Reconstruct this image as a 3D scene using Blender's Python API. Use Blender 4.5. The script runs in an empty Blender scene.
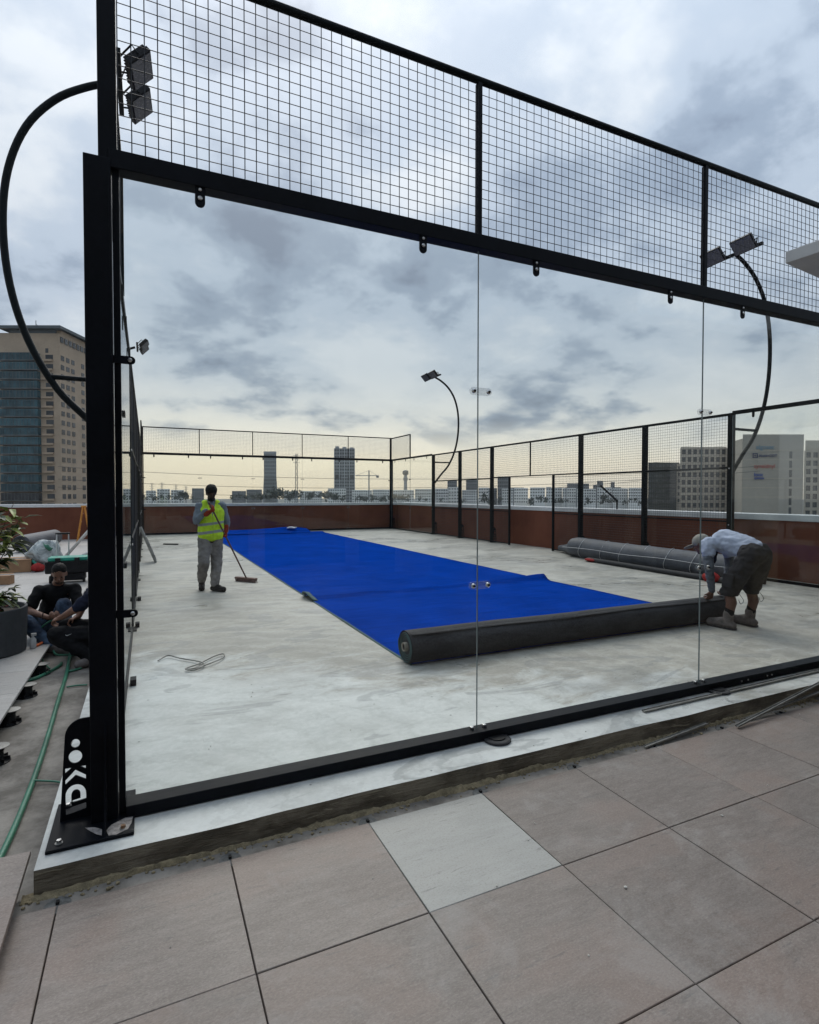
import bpy, bmesh, math, random
from mathutils import Vector, Matrix, noise
random.seed(7)
scene = bpy.context.scene
col = scene.collection
rad = math.radians

# ------------------------------------------------------------------ camera
CAM = Vector((0.1655, -2.9333, 1.5106))
YAW, PITCH, ROLL, FPX, CY = 0.4381, -0.0233, 0.0008, 560.19, 507.6
fwd = Vector((math.sin(YAW)*math.cos(PITCH), math.cos(YAW)*math.cos(PITCH), math.sin(PITCH)))
rgt = Vector((math.cos(YAW), -math.sin(YAW), 0)); upv = rgt.cross(fwd)
rgt, upv = math.cos(ROLL)*rgt + math.sin(ROLL)*upv, -math.sin(ROLL)*rgt + math.cos(ROLL)*upv
cam_data = bpy.data.cameras.new('camera')
cam = bpy.data.objects.new('camera', cam_data); col.objects.link(cam)
m = Matrix.Identity(4)
for i in range(3):
    m[i][0], m[i][1], m[i][2], m[i][3] = rgt[i], upv[i], -fwd[i], CAM[i]
cam.matrix_world = m
cam_data.sensor_fit = 'HORIZONTAL'; cam_data.sensor_width = 36
cam_data.lens = FPX*36/819; cam_data.shift_y = -(512-CY)/819
cam_data.clip_start = .05; cam_data.clip_end = 6000
scene.camera = cam
def at(u, v, dep):                      # a point at a real distance, for the far skyline
    return CAM + dep*(fwd + (u-409.5)/FPX*rgt + (CY-v)/FPX*upv)

# ------------------------------------------------------------------ sky
SUN_AZ, SUN_EL = rad(12), rad(48)       # azimuth from +y towards +x
sun_dir = Vector((math.sin(SUN_AZ)*math.cos(SUN_EL), math.cos(SUN_AZ)*math.cos(SUN_EL), math.sin(SUN_EL)))
world = bpy.data.worlds.new('World'); scene.world = world; world.use_nodes = True
wt = world.node_tree; wt.nodes.clear()
def WN(t, **k):
    n = wt.nodes.new(t)
    for a, b in k.items(): setattr(n, a, b)
    return n
def wmath(op, a, b=None, c=None, clamp=False):
    n = WN('ShaderNodeMath', operation=op, use_clamp=clamp)
    for i, x in enumerate((a, b, c)):
        if x is None: continue
        if isinstance(x, (int, float)): n.inputs[i].default_value = x
        else: wt.links.new(x, n.inputs[i])
    return n.outputs[0]
def wmix(f, a, b):
    n = WN('ShaderNodeMix', data_type='RGBA')
    for i, x in ((0, f), (6, a), (7, b)):
        if isinstance(x, (int, float)): n.inputs[i].default_value = x
        elif isinstance(x, tuple): n.inputs[i].default_value = (*x, 1)
        else: wt.links.new(x, n.inputs[i])
    return n.outputs[2]
def wramp(fac, stops, interp='EASE'):
    n = WN('ShaderNodeValToRGB'); n.color_ramp.interpolation = interp
    e = n.color_ramp.elements
    while len(e) < len(stops): e.new(.5)
    for el, (p, c) in zip(e, stops): el.position = p; el.color = (*c, 1)
    wt.links.new(fac, n.inputs[0]); return n.outputs[0]
tc = WN('ShaderNodeTexCoord'); sep = WN('ShaderNodeSeparateXYZ'); wt.links.new(tc.outputs['Generated'], sep.inputs[0])
dx, dy, dz = sep.outputs
zc = wmath('ADD', wmath('MAXIMUM', dz, 0.0), 0.30)
comb = WN('ShaderNodeCombineXYZ')
wt.links.new(wmath('DIVIDE', dx, zc), comb.inputs[0]); wt.links.new(wmath('DIVIDE', dy, zc), comb.inputs[1])
def wnoise(scale, detail, rough, dist, off):
    mp = WN('ShaderNodeMapping'); mp.inputs['Location'].default_value = off
    wt.links.new(comb.outputs[0], mp.inputs[0])
    n = WN('ShaderNodeTexNoise'); n.inputs['Scale'].default_value = scale; n.inputs['Detail'].default_value = detail
    n.inputs['Roughness'].default_value = rough; n.inputs['Distortion'].default_value = dist
    wt.links.new(mp.outputs[0], n.inputs['Vector']); return n.outputs[0]
n_big = wnoise(1.9, 8, .55, .15, (3.1, 1.7, 0))
n_mid = wnoise(5.2, 8, .56, .1, (7.7, 4.2, 2))
n_mac = wnoise(.75, 3, .5, 0, (1.3, 8.1, 5))
nz = wmath('ADD', wmath('ADD', wmath('MULTIPLY', n_big, .62), wmath('MULTIPLY', n_mid, .28)), wmath('MULTIPLY', n_mac, .25))
cloud = wramp(nz, [(.445, (.170, .218, .295)), (.51, (.262, .328, .42)), (.58, (.41, .485, .58)), (.69, (.60, .65, .70))])
# towards the horizon the deck thins out and the pale warm light behind it shows
glow = wmath('MAXIMUM', wmath('ADD', wmath('MULTIPLY', dx, math.sin(SUN_AZ)), wmath('MULTIPLY', dy, math.cos(SUN_AZ))), 0.0)
glow = wmath('POWER', glow, 2.2)
near_h = wmath('SUBTRACT', 1.0, wmath('MULTIPLY', wmath('SUBTRACT', dz, .05), 1/.17, clamp=True), clamp=True)
hor_col = wmix(wmath('MULTIPLY', glow, near_h), (.60, .655, .70), (1.16, 1.07, .87))
low_col = wramp(dz, [(0.0, (1, .88, .74)), (.08, (1, .97, .92)), (.16, (1, 1, 1))], 'LINEAR')
hm = WN('ShaderNodeMix', data_type='RGBA', blend_type='MULTIPLY'); hm.inputs[0].default_value = .9
wt.links.new(hor_col, hm.inputs[6]); wt.links.new(low_col, hm.inputs[7])
thin = wmath('SUBTRACT', 1.0, wmath('MULTIPLY', wmath('SUBTRACT', dz, .06), 1/.26, clamp=True), clamp=True)
streak = wmath('MULTIPLY', wmath('SUBTRACT', .585, nz), 11.0, clamp=True)
belt = wmath('MULTIPLY', wmath('SUBTRACT', dz, .07), 1/.06, clamp=True)
thin = wmath('MULTIPLY', thin, wmath('SUBTRACT', 1.0, wmath('MULTIPLY', wmath('MULTIPLY', streak, belt), .92)), clamp=True)
skyc = wmix(thin, cloud, hm.outputs[2])
nish = WN('ShaderNodeTexSky', sky_type='NISHITA', sun_disc=False)
nish.sun_elevation = SUN_EL; nish.sun_rotation = SUN_AZ; nish.air_density = 1.2; nish.dust_density = 2
nb = WN('ShaderNodeMix', data_type='RGBA', blend_type='MULTIPLY'); nb.inputs[0].default_value = 1
wt.links.new(nish.outputs[0], nb.inputs[6]); nb.inputs[7].default_value = (.08, .08, .08, 1)
skyc = wmix(.90, nb.outputs[2], skyc)
gain = WN('ShaderNodeMix', data_type='RGBA', blend_type='MULTIPLY'); gain.inputs[0].default_value = 1
gv = wmath('ADD', wmath('MULTIPLY', wmath('POWER', wmath('MAXIMUM', dz, 0.0), 2.0), 1.0), .84)
gc = WN('ShaderNodeCombineColor'); [wt.links.new(gv, gc.inputs[i]) for i in range(3)]
wt.links.new(skyc, gain.inputs[6]); wt.links.new(gc.outputs[0], gain.inputs[7])
bg = WN('ShaderNodeBackground'); bg.inputs[1].default_value = 1.0
wt.links.new(gain.outputs[2], bg.inputs[0])
wo = WN('ShaderNodeOutputWorld'); wt.links.new(bg.outputs[0], wo.inputs[0])
sl = bpy.data.lights.new('sun', 'SUN'); sl.energy = 1.5; sl.angle = rad(45); sl.color = (1, .95, .87)
so = bpy.data.objects.new('sun', sl); col.objects.link(so); so.rotation_euler = (-sun_dir).to_track_quat('-Z', 'Y').to_euler()
scene.view_settings.view_transform = 'Standard'; scene.view_settings.look = 'None'
scene.view_settings.exposure = 0.35; scene.view_settings.gamma = 1.0; scene.view_settings.use_curve_mapping = False
scene.render.engine = 'CYCLES'
scene.cycles.transparent_max_bounces = 32; scene.cycles.max_bounces = 8

# ------------------------------------------------------------------ materials
MATS = {}
class NT:
    """small helper round a material's node tree"""
    def __init__(s, name):
        s.m = bpy.data.materials.new(name); s.m.use_nodes = True; s.t = s.m.node_tree
        s.b = s.t.nodes['Principled BSDF']; s.out = s.t.nodes['Material Output']; MATS[name] = s.m
    def n(s, t, **k):
        x = s.t.nodes.new(t)
        for a, b in k.items(): setattr(x, a, b)
        return x
    def ln(s, a, b): s.t.links.new(a, b)
    def math(s, op, a, b=None, clamp=False):
        x = s.n('ShaderNodeMath', operation=op, use_clamp=clamp)
        for i, y in enumerate((a, b)):
            if y is None: continue
            if isinstance(y, (int, float)): x.inputs[i].default_value = y
            else: s.ln(y, x.inputs[i])
        return x.outputs[0]
    def mix(s, f, a, b, bt='MIX'):
        x = s.n('ShaderNodeMix', data_type='RGBA', blend_type=bt)
        for i, y in ((0, f), (6, a), (7, b)):
            if isinstance(y, (int, float)): x.inputs[i].default_value = y
            elif isinstance(y, tuple): x.inputs[i].default_value = (*y, 1)
            else: s.ln(y, x.inputs[i])
        return x.outputs[2]
    def coord(s, kind='Object', scale=(1, 1, 1), rnd=0.0, rot=(0, 0, 0)):
        if kind == 'World': c = s.n('ShaderNodeNewGeometry').outputs['Position']
        else: c = s.n('ShaderNodeTexCoord').outputs[kind]
        mp = s.n('ShaderNodeMapping'); mp.inputs['Scale'].default_value = scale; mp.inputs['Rotation'].default_value = rot
        s.ln(c, mp.inputs[0])
        if rnd:
            oi = s.n('ShaderNodeObjectInfo'); v = s.n('ShaderNodeVectorMath', operation='SCALE'); v.inputs[0].default_value = (rnd, rnd*.7, rnd*1.3)
            s.ln(oi.outputs['Random'], v.inputs['Scale']); s.ln(v.outputs[0], mp.inputs['Location'])
        return mp.outputs[0]
    def noise(s, co, scale, detail=5, rough=.55, dist=0.0):
        x = s.n('ShaderNodeTexNoise'); s.ln(co, x.inputs['Vector'])
        for k, v in (('Scale', scale), ('Detail', detail), ('Roughness', rough), ('Distortion', dist)): x.inputs[k].default_value = v
        return x.outputs[0]
    def ramp(s, f, p0, p1, c0=(0, 0, 0), c1=(1, 1, 1)):
        if p0 > p1: p0, p1, c0, c1 = p1, p0, c1, c0
        x = s.n('ShaderNodeValToRGB'); e = x.color_ramp.elements
        e[0].position, e[1].position = p0, p1; e[0].color, e[1].color = (*c0, 1), (*c1, 1)
        s.ln(f, x.inputs[0]); return x.outputs[0]
    def bump(s, h, strength=.3, dist=.01):
        x = s.n('ShaderNodeBump'); x.inputs['Strength'].default_value = strength; x.inputs['Distance'].default_value = dist
        s.ln(h, x.inputs['Height']); s.ln(x.outputs[0], s.b.inputs['Normal'])
    def set(s, color=None, rough=None, metal=None, spec=None):
        for k, v in (('Base Color', color), ('Roughness', rough), ('Metallic', metal), ('Specular IOR Level', spec)):
            if v is None: continue
            if isinstance(v, tuple): s.b.inputs[k].default_value = (*v, 1)
            elif isinstance(v, (int, float)): s.b.inputs[k].default_value = v
            else: s.ln(v, s.b.inputs[k])
def M(name, c, rough=.6, var=.25, scale=6, metal=0.0, bump=.15, bdist=.004, kind='Object', stretch=(1, 1, 1), spec=.5, rnd=0.0):
    """plain worn surface: colour with soft blotches, fine grain and a little relief"""
    if name in MATS: return MATS[name]
    t = NT(name); co = t.coord(kind, stretch, rnd)
    a = t.noise(co, scale, 6, .6); b = t.noise(co, scale*9, 3, .6)
    f = t.math('ADD', t.math('MULTIPLY', a, .7), t.math('MULTIPLY', b, .3))
    lo = tuple(x*(1-var) for x in c); hi = tuple(min(1, x*(1+var)) for x in c)
    t.set(color=t.ramp(f, .38, .62, lo, hi), metal=metal, spec=spec)
    r = t.n('ShaderNodeMapRange'); r.inputs['To Min'].default_value = max(.05, rough-.12); r.inputs['To Max'].default_value = min(1, rough+.12)
    t.ln(a, r.inputs[0]); t.ln(r.outputs[0], t.b.inputs['Roughness'])
    if bump: t.bump(f, bump, bdist)
    return t.m
M('black_steel', (.004, .005, .0075), .5, .35, 4, bump=.05, spec=.10)
M('dark_green_steel', (.005, .0075, .0085), .5, .3, 4, bump=.05, spec=.12)
M('wire', (.012, .013, .016), .5, .2, 3, bump=0)
M('bolt_steel', (.55, .55, .54), .3, .2, 30, metal=1, bump=.05)
M('rusty_bolt', (.22, .12, .06), .7, .5, 60, bump=.3)
M('galvanised', (.22, .215, .20), .5, .3, 8, metal=.5, bump=.1)
M('aluminium', (.55, .55, .54), .38, .2, 9, metal=.8, bump=.05)
M('white_coping', (.58, .58, .57), .55, .15, 2)
M('canopy_white', (.50, .50, .49), .6, .1, 1.5)
M('clubhouse_wall', (.20, .17, .14), .8, .12, 1.2)
M('column_tan', (.42, .36, .25), .7, .1, 2)
M('skin_dark', (.050, .029, .020), .5, .2, 20, bump=.05, spec=.15)
M('skin_tan', (.22, .11, .07), .5, .18, 18, bump=.05)
M('skin_brown', (.13, .06, .04), .5, .2, 18, bump=.05)
M('stubble', (.045, .026, .018), .7, .3, 60, spec=.15)
M('hair_black', (.008, .007, .006), .6, .3, 60, bump=.6, spec=.15)
M('shirt_grey', (.17, .20, .23), .85, .2, 14, bump=.4, spec=.15)
M('trouser_grey', (.20, .185, .172), .9, .25, 10, bump=.4, spec=.15)
M('shoe_black', (.016, .015, .015), .6, .3, 12, spec=.15)
M('glove_red', (.25, .035, .015), .8, .25, 30, bump=.3, spec=.15)
M('shirt_pale', (.42, .46, .56), .85, .12, 9, bump=.4, spec=.15)
M('sleeve_grey', (.13, .14, .155), .85, .2, 12, bump=.4, spec=.15)
M('shorts_charcoal', (.035, .033, .036), .85, .3, 10, bump=.4, spec=.15)
M('boot_taupe', (.15, .13, .12), .85, .25, 20, bump=.3, spec=.15)
M('sock_black', (.01, .01, .012), .9, .2, 20, spec=.15)
M('cap_beige', (.30, .28, .24), .85, .2, 20, bump=.3, spec=.15)
M('scarf_navy', (.012, .018, .035), .85, .3, 14, spec=.15)
M('tee_black', (.007, .007, .008), .85, .3, 10, bump=.4, spec=.15)
M('navy_cloth', (.012, .015, .03), .85, .3, 10, bump=.4, spec=.15)
M('planter_grey', (.055, .058, .062), .6, .15, 3, spec=.15)
M('soil', (.03, .02, .014), .95, .5, 30, bump=.8)
M('bark', (.07, .05, .035), .9, .4, 20, bump=.6)
M('cardboard', (.30, .17, .09), .85, .15, 6)
M('hose_green', (.03, .15, .09), .4, .3, 5)
M('tool_teal', (.01, .26, .18), .45, .2, 8)
M('plastic_black', (.014, .014, .015), .5, .3, 10, spec=.15)
M('ladder_yellow', (.55, .22, .03), .5, .2, 8)
M('red_cloth', (.26, .022, .02), .7, .3, 12, spec=.15)
M('orange_plastic', (.6, .13, .03), .5, .2, 9)
M('wood_broom', (.12, .06, .045), .7, .3, 12, stretch=(1, 1, 6))
M('bristle', (.17, .11, .10), .9, .4, 40, bump=.7)
M('primer_chalk', (.30, .27, .25), .9, .5, 40, bump=.5)
M('disc_grey', (.10, .10, .095), .8, .5, 40)
M('pad_rubber', (.02, .02, .022), .75, .3, 20)
M('lens_grey', (.10, .10, .11), .25, .2, 30, bump=.05)
M('wrap_grey', (.065, .070, .082), .62, .25, 3, bump=.5, bdist=.02)
M('tape_white', (.50, .50, .50), .5, .1, 10)
M('pebble', (.42, .40, .36), .9, .3, 30)
M('mortar_crumb', (.23, .185, .11), .95, .4, 30, bump=.8, bdist=.01)
t = NT('turf_back'); co = t.coord('World'); a_ = t.noise(t.coord('World', (.5, 2, 2)), 3, 8, .7, .6); b_ = t.noise(co, 60, 4, .7); d_ = t.noise(t.coord('World', (2.5, .6, .6), rot=(0, .35, 0)), 2.2, 8, .75, 1.5)
c_ = t.ramp(t.math('ADD', t.math('MULTIPLY', a_, .6), t.math('MULTIPLY', b_, .4)), .42, .58, (.014, .0145, .0165), (.040, .040, .044)); c_ = t.mix(t.math('MULTIPLY', t.ramp(d_, .60, .70), .5), c_, (.11, .11, .11))
t.set(color=c_, rough=.75, spec=.3); t.bump(t.math('ADD', b_, a_), .5, .006)
M('turf_edge', (.05, .10, .10), .8, .2, 9)
M('core_tube', (.30, .27, .22), .8, .2, 10)
M('leaf_mid', (.075, .115, .025), .5, .4, 9, bump=.1)
M('leaf_yellow', (.19, .22, .04), .5, .3, 9, bump=.1)
M('leaf_dark', (.025, .045, .016), .5, .4, 9, bump=.1)
M('petal_red', (.25, .02, .02), .6, .3, 9)
M('city_ground', (.10, .10, .09), .95, .4, .02, kind='World', bump=0)
M('tree_far', (.085, .10, .09), .9, .35, .2, kind='World', bump=0)

def glass_mat():
    t = NT('clear_glass')
    tr = t.n('ShaderNodeBsdfTransparent'); tr.inputs[0].default_value = (.955, .968, .962, 1)
    gl = t.n('ShaderNodeBsdfGlossy'); gl.inputs['Roughness'].default_value = .0
    lw = t.n('ShaderNodeLayerWeight'); lw.inputs[0].default_value = .5      # Schlick term, the same from both sides of the thin pane
    fres = t.math('ADD', t.math('MULTIPLY', t.math('POWER', lw.outputs['Facing'], 5.0), .9), .026)
    df = t.n('ShaderNodeBsdfDiffuse'); df.inputs[0].default_value = (.6, .62, .62, 1)
    a = t.n('ShaderNodeMixShader'); b = t.n('ShaderNodeMixShader')
    co = t.coord('World', (1, 1, .35)); d = t.noise(co, 1.6, 6, .65, .4)     # faint dust film
    t.ln(t.math('MULTIPLY', t.ramp(d, .52, .80), .015), a.inputs[0]); t.ln(tr.outputs[0], a.inputs[1]); t.ln(df.outputs[0], a.inputs[2])
    t.ln(fres, b.inputs[0]); t.ln(a.outputs[0], b.inputs[1]); t.ln(gl.outputs[0], b.inputs[2])
    t.ln(b.outputs[0], t.out.inputs[0]); return t.m
glass_mat()
t = NT('glass_edge'); t.set(color=(.17, .20, .20), rough=.25)
t = NT('clip_clear'); t.set(color=(.34, .36, .37), rough=.15, spec=.6); t.b.inputs['Alpha'].default_value = .18

def concrete_mat():
    t = NT('court_concrete')
    co = t.coord('World'); sx = t.n('ShaderNodeSeparateXYZ'); t.ln(co, sx.inputs[0]); X, Y, Z = sx.outputs
    big = t.noise(co, .7, 6, .6, .3); mid = t.noise(t.coord('World', (.8, 1.2, 1), rot=(0, 0, .5)), 3.4, 9, .68, .35)
    fine = t.noise(co, 26, 6, .7); swirl = t.noise(t.coord('World', (.7, 1.5, 1), rot=(0, 0, -.3)), 2.2, 10, .72, .6)
    f = t.math('ADD', t.math('ADD', t.math('MULTIPLY', big, .26), t.math('MULTIPLY', mid, .34)), t.math('ADD', t.math('MULTIPLY', swirl, .22), t.math('MULTIPLY', fine, .18)))
    grey = t.ramp(f, .43, .56, (.275, .260, .222), (.425, .405, .352))
    pale = t.ramp(f, .43, .56, (.42, .428, .405), (.58, .588, .56))
    # pale levelling coat brushed over the near corner; its ragged border follows the trowel
    edge = t.math('SUBTRACT', t.math('SUBTRACT', 2.75, t.math('MULTIPLY', X, .72)), Y)
    strip = t.math('SUBTRACT', t.math('SUBTRACT', .9, t.math('MULTIPLY', X, .22)), Y)
    edge = t.math('MAXIMUM', edge, strip)
    edge = t.math('ADD', edge, t.math('MULTIPLY', t.math('SUBTRACT', swirl, .5), 4.5))
    mk = t.math('ADD', t.math('MULTIPLY', edge, 1.3), .5, clamp=True)
    c = t.mix(mk, grey, pale)
    # damp darker patches with crisp tide lines
    pt = t.noise(t.coord('World', (.8, 1.7, 1), rot=(0, 0, .15)), 1.15, 5, .55, 1.4)
    pk = t.math('MULTIPLY', t.ramp(pt, .555, .575), t.ramp(pt, .68, .63))
    c = t.mix(t.math('MULTIPLY', pk, .42), c, (.20, .205, .20))
    bs = t.noise(t.coord('World', (.6, 1.1, 1), rot=(0, 0, .35)), .62, 4, .5, .6); c = t.mix(t.math('MULTIPLY', t.ramp(bs, .50, .60), .40), c, (.235, .225, .20))      # broad soft stains
    # trowel sweeps: thin pale and dark arcs left by the float
    wv = t.n('ShaderNodeTexWave', wave_type='RINGS', rings_direction='Z'); wv.inputs['Scale'].default_value = 1.1; wv.inputs['Distortion'].default_value = 9; wv.inputs['Detail'].default_value = 6; wv.inputs['Detail Scale'].default_value = 1.4; wv.inputs['Detail Roughness'].default_value = .72
    t.ln(co, wv.inputs['Vector'])
    c = t.mix(t.math('MULTIPLY', t.ramp(wv.outputs[1], .86, .97), .10), c, (.70, .69, .66)); c = t.mix(t.math('MULTIPLY', t.ramp(wv.outputs[1], .10, .02), .12), c, (.17, .165, .15))
    # short scratches and spatter
    sc = t.noise(t.coord('World', (.5, 7, 1), rot=(0, 0, .9)), 6, 8, .75, .6); c = t.mix(t.math('MULTIPLY', t.ramp(sc, .62, .70), .25), c, (.70, .69, .66))
    vo = t.n('ShaderNodeTexVoronoi'); vo.inputs['Scale'].default_value = 7; t.ln(co, vo.inputs['Vector'])
    spk = t.math('MULTIPLY', t.ramp(vo.outputs['Distance'], .07, .04), t.ramp(t.noise(co, 1.7, 3, .5), .50, .56))
    c = t.mix(t.math('MULTIPLY', spk, .75), c, (.06, .06, .06))
    t.set(color=c)
    rr = t.n('ShaderNodeMapRange'); rr.inputs['From Min'].default_value = .35; rr.inputs['From Max'].default_value = .65
    rr.inputs['To Min'].default_value = .52; rr.inputs['To Max'].default_value = .70
    wet = t.math('MULTIPLY', t.ramp(t.noise(t.coord('World', (.8, 1, 1)), .55, 4, .55, .4), .47, .60), .30)
    t.ln(mid, rr.inputs[0]); t.ln(t.math('SUBTRACT', rr.outputs[0], wet), t.b.inputs['Roughness']); t.b.inputs['Specular IOR Level'].default_value = .35; t.bump(fine, .15, .003); return t.m
concrete_mat()
def side_mat():
    t = NT('slab_side'); co = t.coord('World', (1, 1, 2.5))
    a = t.noise(co, 2.2, 7, .65, .6); b = t.noise(t.coord('World', (.6, 1, 6)), 6, 6, .7, .8)
    c = t.ramp(a, .40, .62, (.075, .060, .040), (.20, .168, .120))
    c = t.mix(t.ramp(b, .60, .68), c, (.30, .26, .18))
    t.set(color=c, rough=.9); t.bump(t.math('ADD', a, b), .8, .02); return t.m
side_mat()
def bed_mat():
    t = NT('screed_bed'); co = t.coord('World')
    a = t.noise(co, 1.4, 7, .62, .7); b = t.noise(co, 11, 6, .7)
    c = t.ramp(t.math('ADD', t.math('MULTIPLY', a, .7), t.math('MULTIPLY', b, .3)), .42, .58, (.11, .097, .082), (.26, .235, .205))
    t.set(color=c, rough=.85); t.bump(t.math('ADD', a, b), .5, .012); return t.m
bed_mat()
def tile_mat(name, lo, hi, warm, rnd=9.0):
    t = NT(name)
    st = t.noise(t.coord('Object', (1.6, 7.0, 1), rnd, rot=(0, 0, .10)), 4.2, 10, .70, .30)
    blotch = t.noise(t.coord('Object', (1, 1.4, 1), rnd*1.7), 1.7, 5, .55, .3)
    fine = t.noise(t.coord('Object', (8, 30, 1), rnd*2.3, rot=(0, 0, .08)), 8, 6, .75)
    f = t.math('ADD', t.math('ADD', t.math('MULTIPLY', st, .42), t.math('MULTIPLY', blotch, .25)), t.math('MULTIPLY', fine, .33))
    c = t.ramp(f, .41, .59, lo, hi)
    c = t.mix(t.math('MULTIPLY', t.ramp(blotch, .48, .60), .55), c, warm)
    dk = t.noise(t.coord('Object', (1.5, 9, 1), rnd*3.1), 5, 5, .6, .3)
    c = t.mix(t.math('MULTIPLY', t.ramp(dk, .62, .70), .45), c, (.075, .068, .064))
    gr = t.noise(t.coord('Object', (1, 1.8, 1), rnd*1.3), 95, 4, .8)                  # fine stone grain and pin-holes
    c = t.mix(t.math('MULTIPLY', t.ramp(gr, .52, .64), .30), c, (.36, .33, .30)); c = t.mix(t.math('MULTIPLY', t.ramp(gr, .46, .36), .40), c, (.085, .072, .064))
    oi = t.n('ShaderNodeObjectInfo'); gn = t.math('ADD', t.math('MULTIPLY', oi.outputs['Random'], .20), .89)
    v = t.n('ShaderNodeVectorMath', operation='SCALE'); t.ln(c, v.inputs[0]); t.ln(gn, v.inputs['Scale'])
    dust = t.noise(t.coord('World'), 2.1, 9, .7, .5)                       # pale building dust lying over the joints
    c2 = t.mix(t.math('MULTIPLY', t.ramp(dust, .53, .66), .28), v.outputs[0], (.36, .35, .33))
    t.set(color=c2, rough=.46, spec=.45)
    rr = t.n('ShaderNodeMapRange'); rr.inputs['To Min'].default_value = .36; rr.inputs['To Max'].default_value = .62
    t.ln(dust, rr.inputs[0]); t.ln(rr.outputs[0], t.b.inputs['Roughness'])
    t.bump(f, .10, .004); return t.m
tile_mat('tile_greige', (.146, .113, .094), (.236, .197, .171), (.210, .146, .116))
tile_mat('tile_pale', (.27, .262, .24), (.335, .325, .30), (.30, .288, .262))
tile_mat('tile_walk', (.30, .285, .265), (.40, .385, .365), (.36, .335, .31))
def turf_mat():
    t = NT('turf_blue'); co = t.coord('World')
    a = t.noise(co, 1.1, 6, .6, .3); b = t.noise(co, 260, 3, .7); d = t.noise(t.coord('World', (.6, 6, 1)), 3, 6, .6)
    f = t.math('ADD', t.math('ADD', t.math('MULTIPLY', a, .22), t.math('MULTIPLY', d, .30)), t.math('MULTIPLY', b, .48))
    t.set(color=t.ramp(f, .38, .60, (.001, .022, .165), (.004, .052, .36)), rough=.9, spec=.0)
    t.b.inputs['Sheen Weight'].default_value = .0; t.b.inputs['Sheen Roughness'].default_value = .4
    t.b.inputs['Sheen Tint'].default_value = (.25, .4, 1, 1)
    t.bump(b, .5, .004); return t.m
turf_mat()
def panel_mat():
    t = NT('rust_cladding'); co = t.coord('World')
    a = t.noise(co, .8, 6, .6, .3); b = t.noise(t.coord('World', (9, 9, .7)), 1.5, 5, .6)
    c = t.ramp(t.math('ADD', t.math('MULTIPLY', a, .85), t.math('MULTIPLY', b, .15)), .36, .64, (.120, .042, .025), (.185, .068, .041))
    t.set(color=c, rough=.8, spec=.12); return t.m
panel_mat()
def vest_mat():
    t = NT('hi_vis_vest'); co = t.coord('World'); sx = t.n('ShaderNodeSeparateXYZ'); t.ln(co, sx.inputs[0]); X, Y, Z = sx.outputs
    def band(v, c, w): return t.math('LESS_THAN', t.math('ABSOLUTE', t.math('SUBTRACT', v, c)), w)
    zt = t.math('ADD', Z, t.math('MULTIPLY', t.math('SUBTRACT', X, 1.07), -.12))
    k = t.math('MAXIMUM', band(zt, 1.055, .020), band(zt, .925, .022))
    n = t.noise(co, 12, 5, .6, .5)
    y = t.ramp(n, .3, .7, (.40, .62, .014), (.62, .90, .035))
    c = t.mix(k, y, (.28, .30, .30))
    # the open collar shows the grey shirt beneath
    v = t.math('LESS_THAN', t.math('ABSOLUTE', t.math('SUBTRACT', X, 1.085)), t.math('MULTIPLY', t.math('SUBTRACT', Z, 1.16), .22))
    c = t.mix(v, c, (.17, .20, .23))
    c = t.mix(band(X, 1.09, .004), c, (.22, .36, .03))
    t.set(color=c, rough=.75); t.bump(n, .6, .02)
    return t.m
vest_mat()
def jeans():
    t = NT('jeans_faded'); co = t.coord('World'); n = t.noise(co, 5, 6, .6, .3)
    t.set(color=t.ramp(n, .42, .62, (.010, .020, .042), (.06, .10, .16)), rough=.9); t.bump(n, .4, .01)
jeans()
def bagmat():
    t = NT('plastic_sheet'); co = t.coord('Object'); n = t.noise(co, 5, 8, .65, 1.0)
    t.set(color=t.ramp(n, .4, .62, (.20, .23, .23), (.55, .60, .59)), rough=.22, spec=.6); t.b.inputs['Alpha'].default_value = .88; t.bump(n, 1.0, .05)
bagmat()

def winmat(name, c, c2, rough=.12):
    t = NT(name); oi = t.n('ShaderNodeObjectInfo'); n = t.noise(t.coord('World', (.5, .5, .35)), .9, 2, .5)
    t.set(color=t.mix(t.ramp(t.math('ADD', t.math('MULTIPLY', n, .7), t.math('MULTIPLY', oi.outputs['Random'], .3)), .40, .62), c, c2), rough=rough, spec=.25)
winmat('win_dark', (.018, .022, .026), (.05, .055, .06)); winmat('win_teal', (.008, .042, .056), (.03, .10, .125)); winmat('win_grey', (.05, .06, .065), (.11, .12, .125), .3)

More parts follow.
